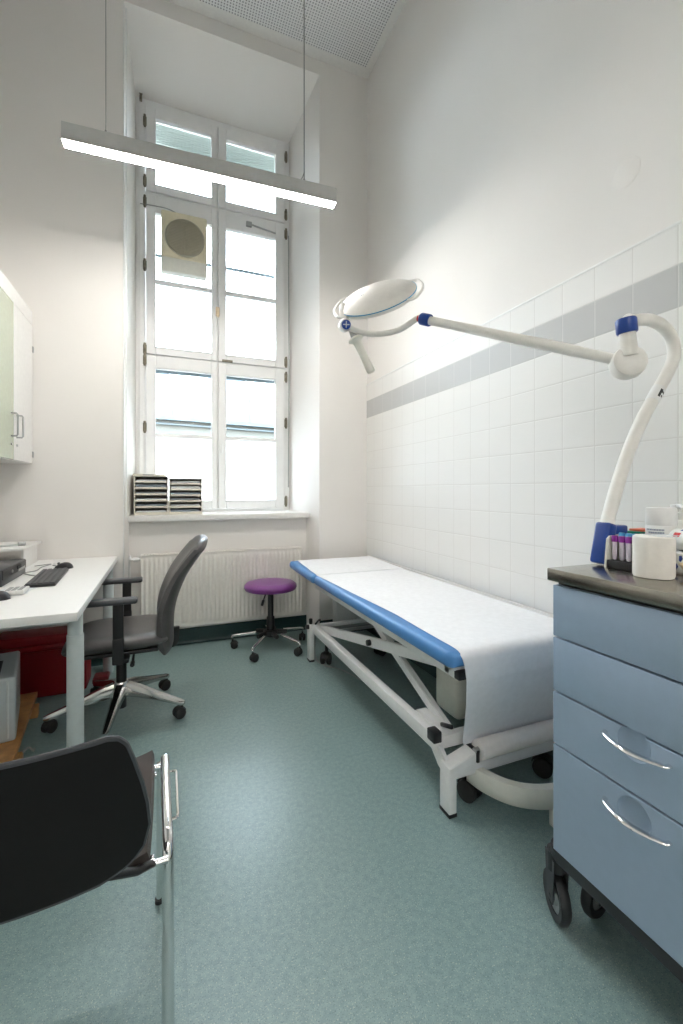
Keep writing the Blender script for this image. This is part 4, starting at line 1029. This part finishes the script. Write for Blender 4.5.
# ---------------------------------------------------------------- black stacking chair in the foreground
ch = thing('stacking_chair', 'black shell stacking chair with chrome frame seen from behind in the foreground', 'chair', (-.255, 1.15, 0))
CX = -.262
HW = [(0, .150), (.03, .186), (.07, .206), (.14, .223), (.28, .233), (.45, .229), (.60, .221), (.80, .207), (.93, .196), (.98, .184), (1, .168)]
def hwid(v):
    for (a, b), (c, d) in zip(HW, HW[1:]):
        if v <= c: return b+(d-b)*(v-a)/(c-a)
    return HW[-1][1]
def backf(u, v):
    x = (2*u-1)*hwid(v)/.235; y = .925-.038*(1-x*x)-.040*v
    return (CX+.235*x, y, .511+.277*v-.004*(1-x*x)*(1-v)-.004*v*(1-x*x))
bm = NB(); shell(bm, backf, 30, 48, lambda u, v: .010); bk = obj('backrest', bm, 'shell', ch)
bm = NB(); ring = [backf(i/30, 0) for i in range(30)]+[backf(1, i/50) for i in range(50)]+[backf(1-i/30, 1) for i in range(30)]+[backf(0, 1-i/50) for i in range(50)]
tube(bm, ring, .0056, 8, closed=True); obj('edge_piping', bm, 'blackpl2', bk)
def seatf(u, v):
    a = 2*u-1; b = 2*v-1; k = .05
    x = a*((1-k)+k*math.sqrt(1-b*b/2)); y = b*((1-k)+k*math.sqrt(1-a*a/2))
    z = .456+.016*abs(x)**5-.010*(1-x*x)-.030*max(0, y-.55)**1.5+.020*max(0, -y-.6)**1.3
    return (CX+.234*x, 1.178+.205*y, z)
bm = NB(); shell(bm, seatf, 28, 28, .016); obj('seat', bm, 'brown', ch)
for s in (1, -1):
    X0 = CX+s*.268
    bm = NB()
    def bendy(pts, r=.03, n=5):
        out = [V(pts[0])]
        for a, b, c in zip(pts, pts[1:], pts[2:]):
            a, b, c = V(a), V(b), V(c); p = b+(a-b).normalized()*r; q = b+(c-b).normalized()*r
            for k in range(n+1):
                t = k/n; out.append(p*(1-t)**2+b*2*t*(1-t)+q*t*t)
        out.append(V(pts[-1])); return out
    tube(bm, bendy([(X0+s*.0, .945, .012), (X0, 1.035, .452), (X0-s*.006, 1.338, .462)], .035), .0125, 16)
    obj('side_frame', bm, 'chrome', ch)
    for nm, p, q in (('leg', (X0-s*.020, 1.335, .452), (X0-s*.022, 1.405, .012)),):
        bm = NB(); cyl(bm, p, q, .0085, seg=14); lg = obj(nm, bm, 'chrome', ch)
        bm = NB(); cyl(bm, q, (q[0], q[1]+.001, 0), .012, seg=14); obj('foot_glide', bm, 'blackpl', lg)
    bm = NB(); cyl(bm, (X0, .944, .014), (X0, .943, 0), .015, seg=14); obj('foot_glide', bm, 'blackpl', ch)
    bm = NB(); xo = X0+s*.022
    tube(bm, bendy([(X0+s*.006, 1.27, .462), (xo, 1.27, .462), (xo, 1.09, .458), (X0+s*.006, 1.09, .458)], .01, 4), .0035, 8); obj('linking_loop', bm, 'chrome', ch)
    for y in (1.32, .990):
        bm = NB(); zc = .452 if y > 1.2 else .446
        cyl(bm, (X0, y, zc), (X0-s*.040, y, zc), .007, seg=12); obj('seat_stud', bm, 'chrome', ch)
    bm = NB(); tube(bm, [(X0-s*.030, .990, .447), (X0-s*.060, .962, .463), (X0-s*.105, .925, .500), (X0-s*.115, .912, .530)], [.010, .012, .013, .011], 12, scale=(1.0, .6)); obj('back_bracket', bm, 'blackpl', ch)
for yy, zz in ((1.03, .424), (1.32, .430)):
    bm = NB(); cyl(bm, (CX-.24, yy, zz), (CX+.24, yy, zz), .009, seg=12); obj('cross_tube', bm, 'chrome', ch)

# ---------------------------------------------------------------- light
w = bpy.data.worlds.new('sky'); bpy.context.scene.world = w; w.use_nodes = True
nt = w.node_tree; bg = nt.nodes['Background']; bg.inputs[1].default_value = SKY
tc = nt.nodes.new('ShaderNodeTexCoord'); sx = nt.nodes.new('ShaderNodeSeparateXYZ'); nt.links.new(tc.outputs['Generated'], sx.inputs[0])
rp_ = nt.nodes.new('ShaderNodeValToRGB'); nt.links.new(mathn(nt, 'ADD', sx.outputs['Z'], .5), rp_.inputs['Fac'])
rp_.color_ramp.elements[0].position = .46; rp_.color_ramp.elements[0].color = (.20, .20, .20, 1)
rp_.color_ramp.elements[1].position = .50; rp_.color_ramp.elements[1].color = (.79, .89, 1, 1)
nt.links.new(rp_.outputs['Color'], bg.inputs[0])
# added fill light for the foreground: assumed second pendant, unseen behind the camera
fill_lamp = pend((.255, FILL_Y, 2.995), 'long white linear pendant lamp added out of view behind the camera as fill light'); 
cam = bpy.data.cameras.new('camera'); co = bpy.data.objects.new('camera', cam); C.objects.link(co); bpy.context.scene.camera = co
co.location = (0, 0, H); co.rotation_euler = (math.radians(90), 0, -TH); cam.sensor_fit = 'HORIZONTAL'; cam.sensor_width = 36; cam.lens = F/683*36; cam.shift_y = -22/683; cam.clip_start = .02
vs = bpy.context.scene.view_settings; vs.view_transform = 'Standard'; vs.look = 'None'; vs.gamma = 1; vs.use_curve_mapping = False; vs.exposure = EXPO
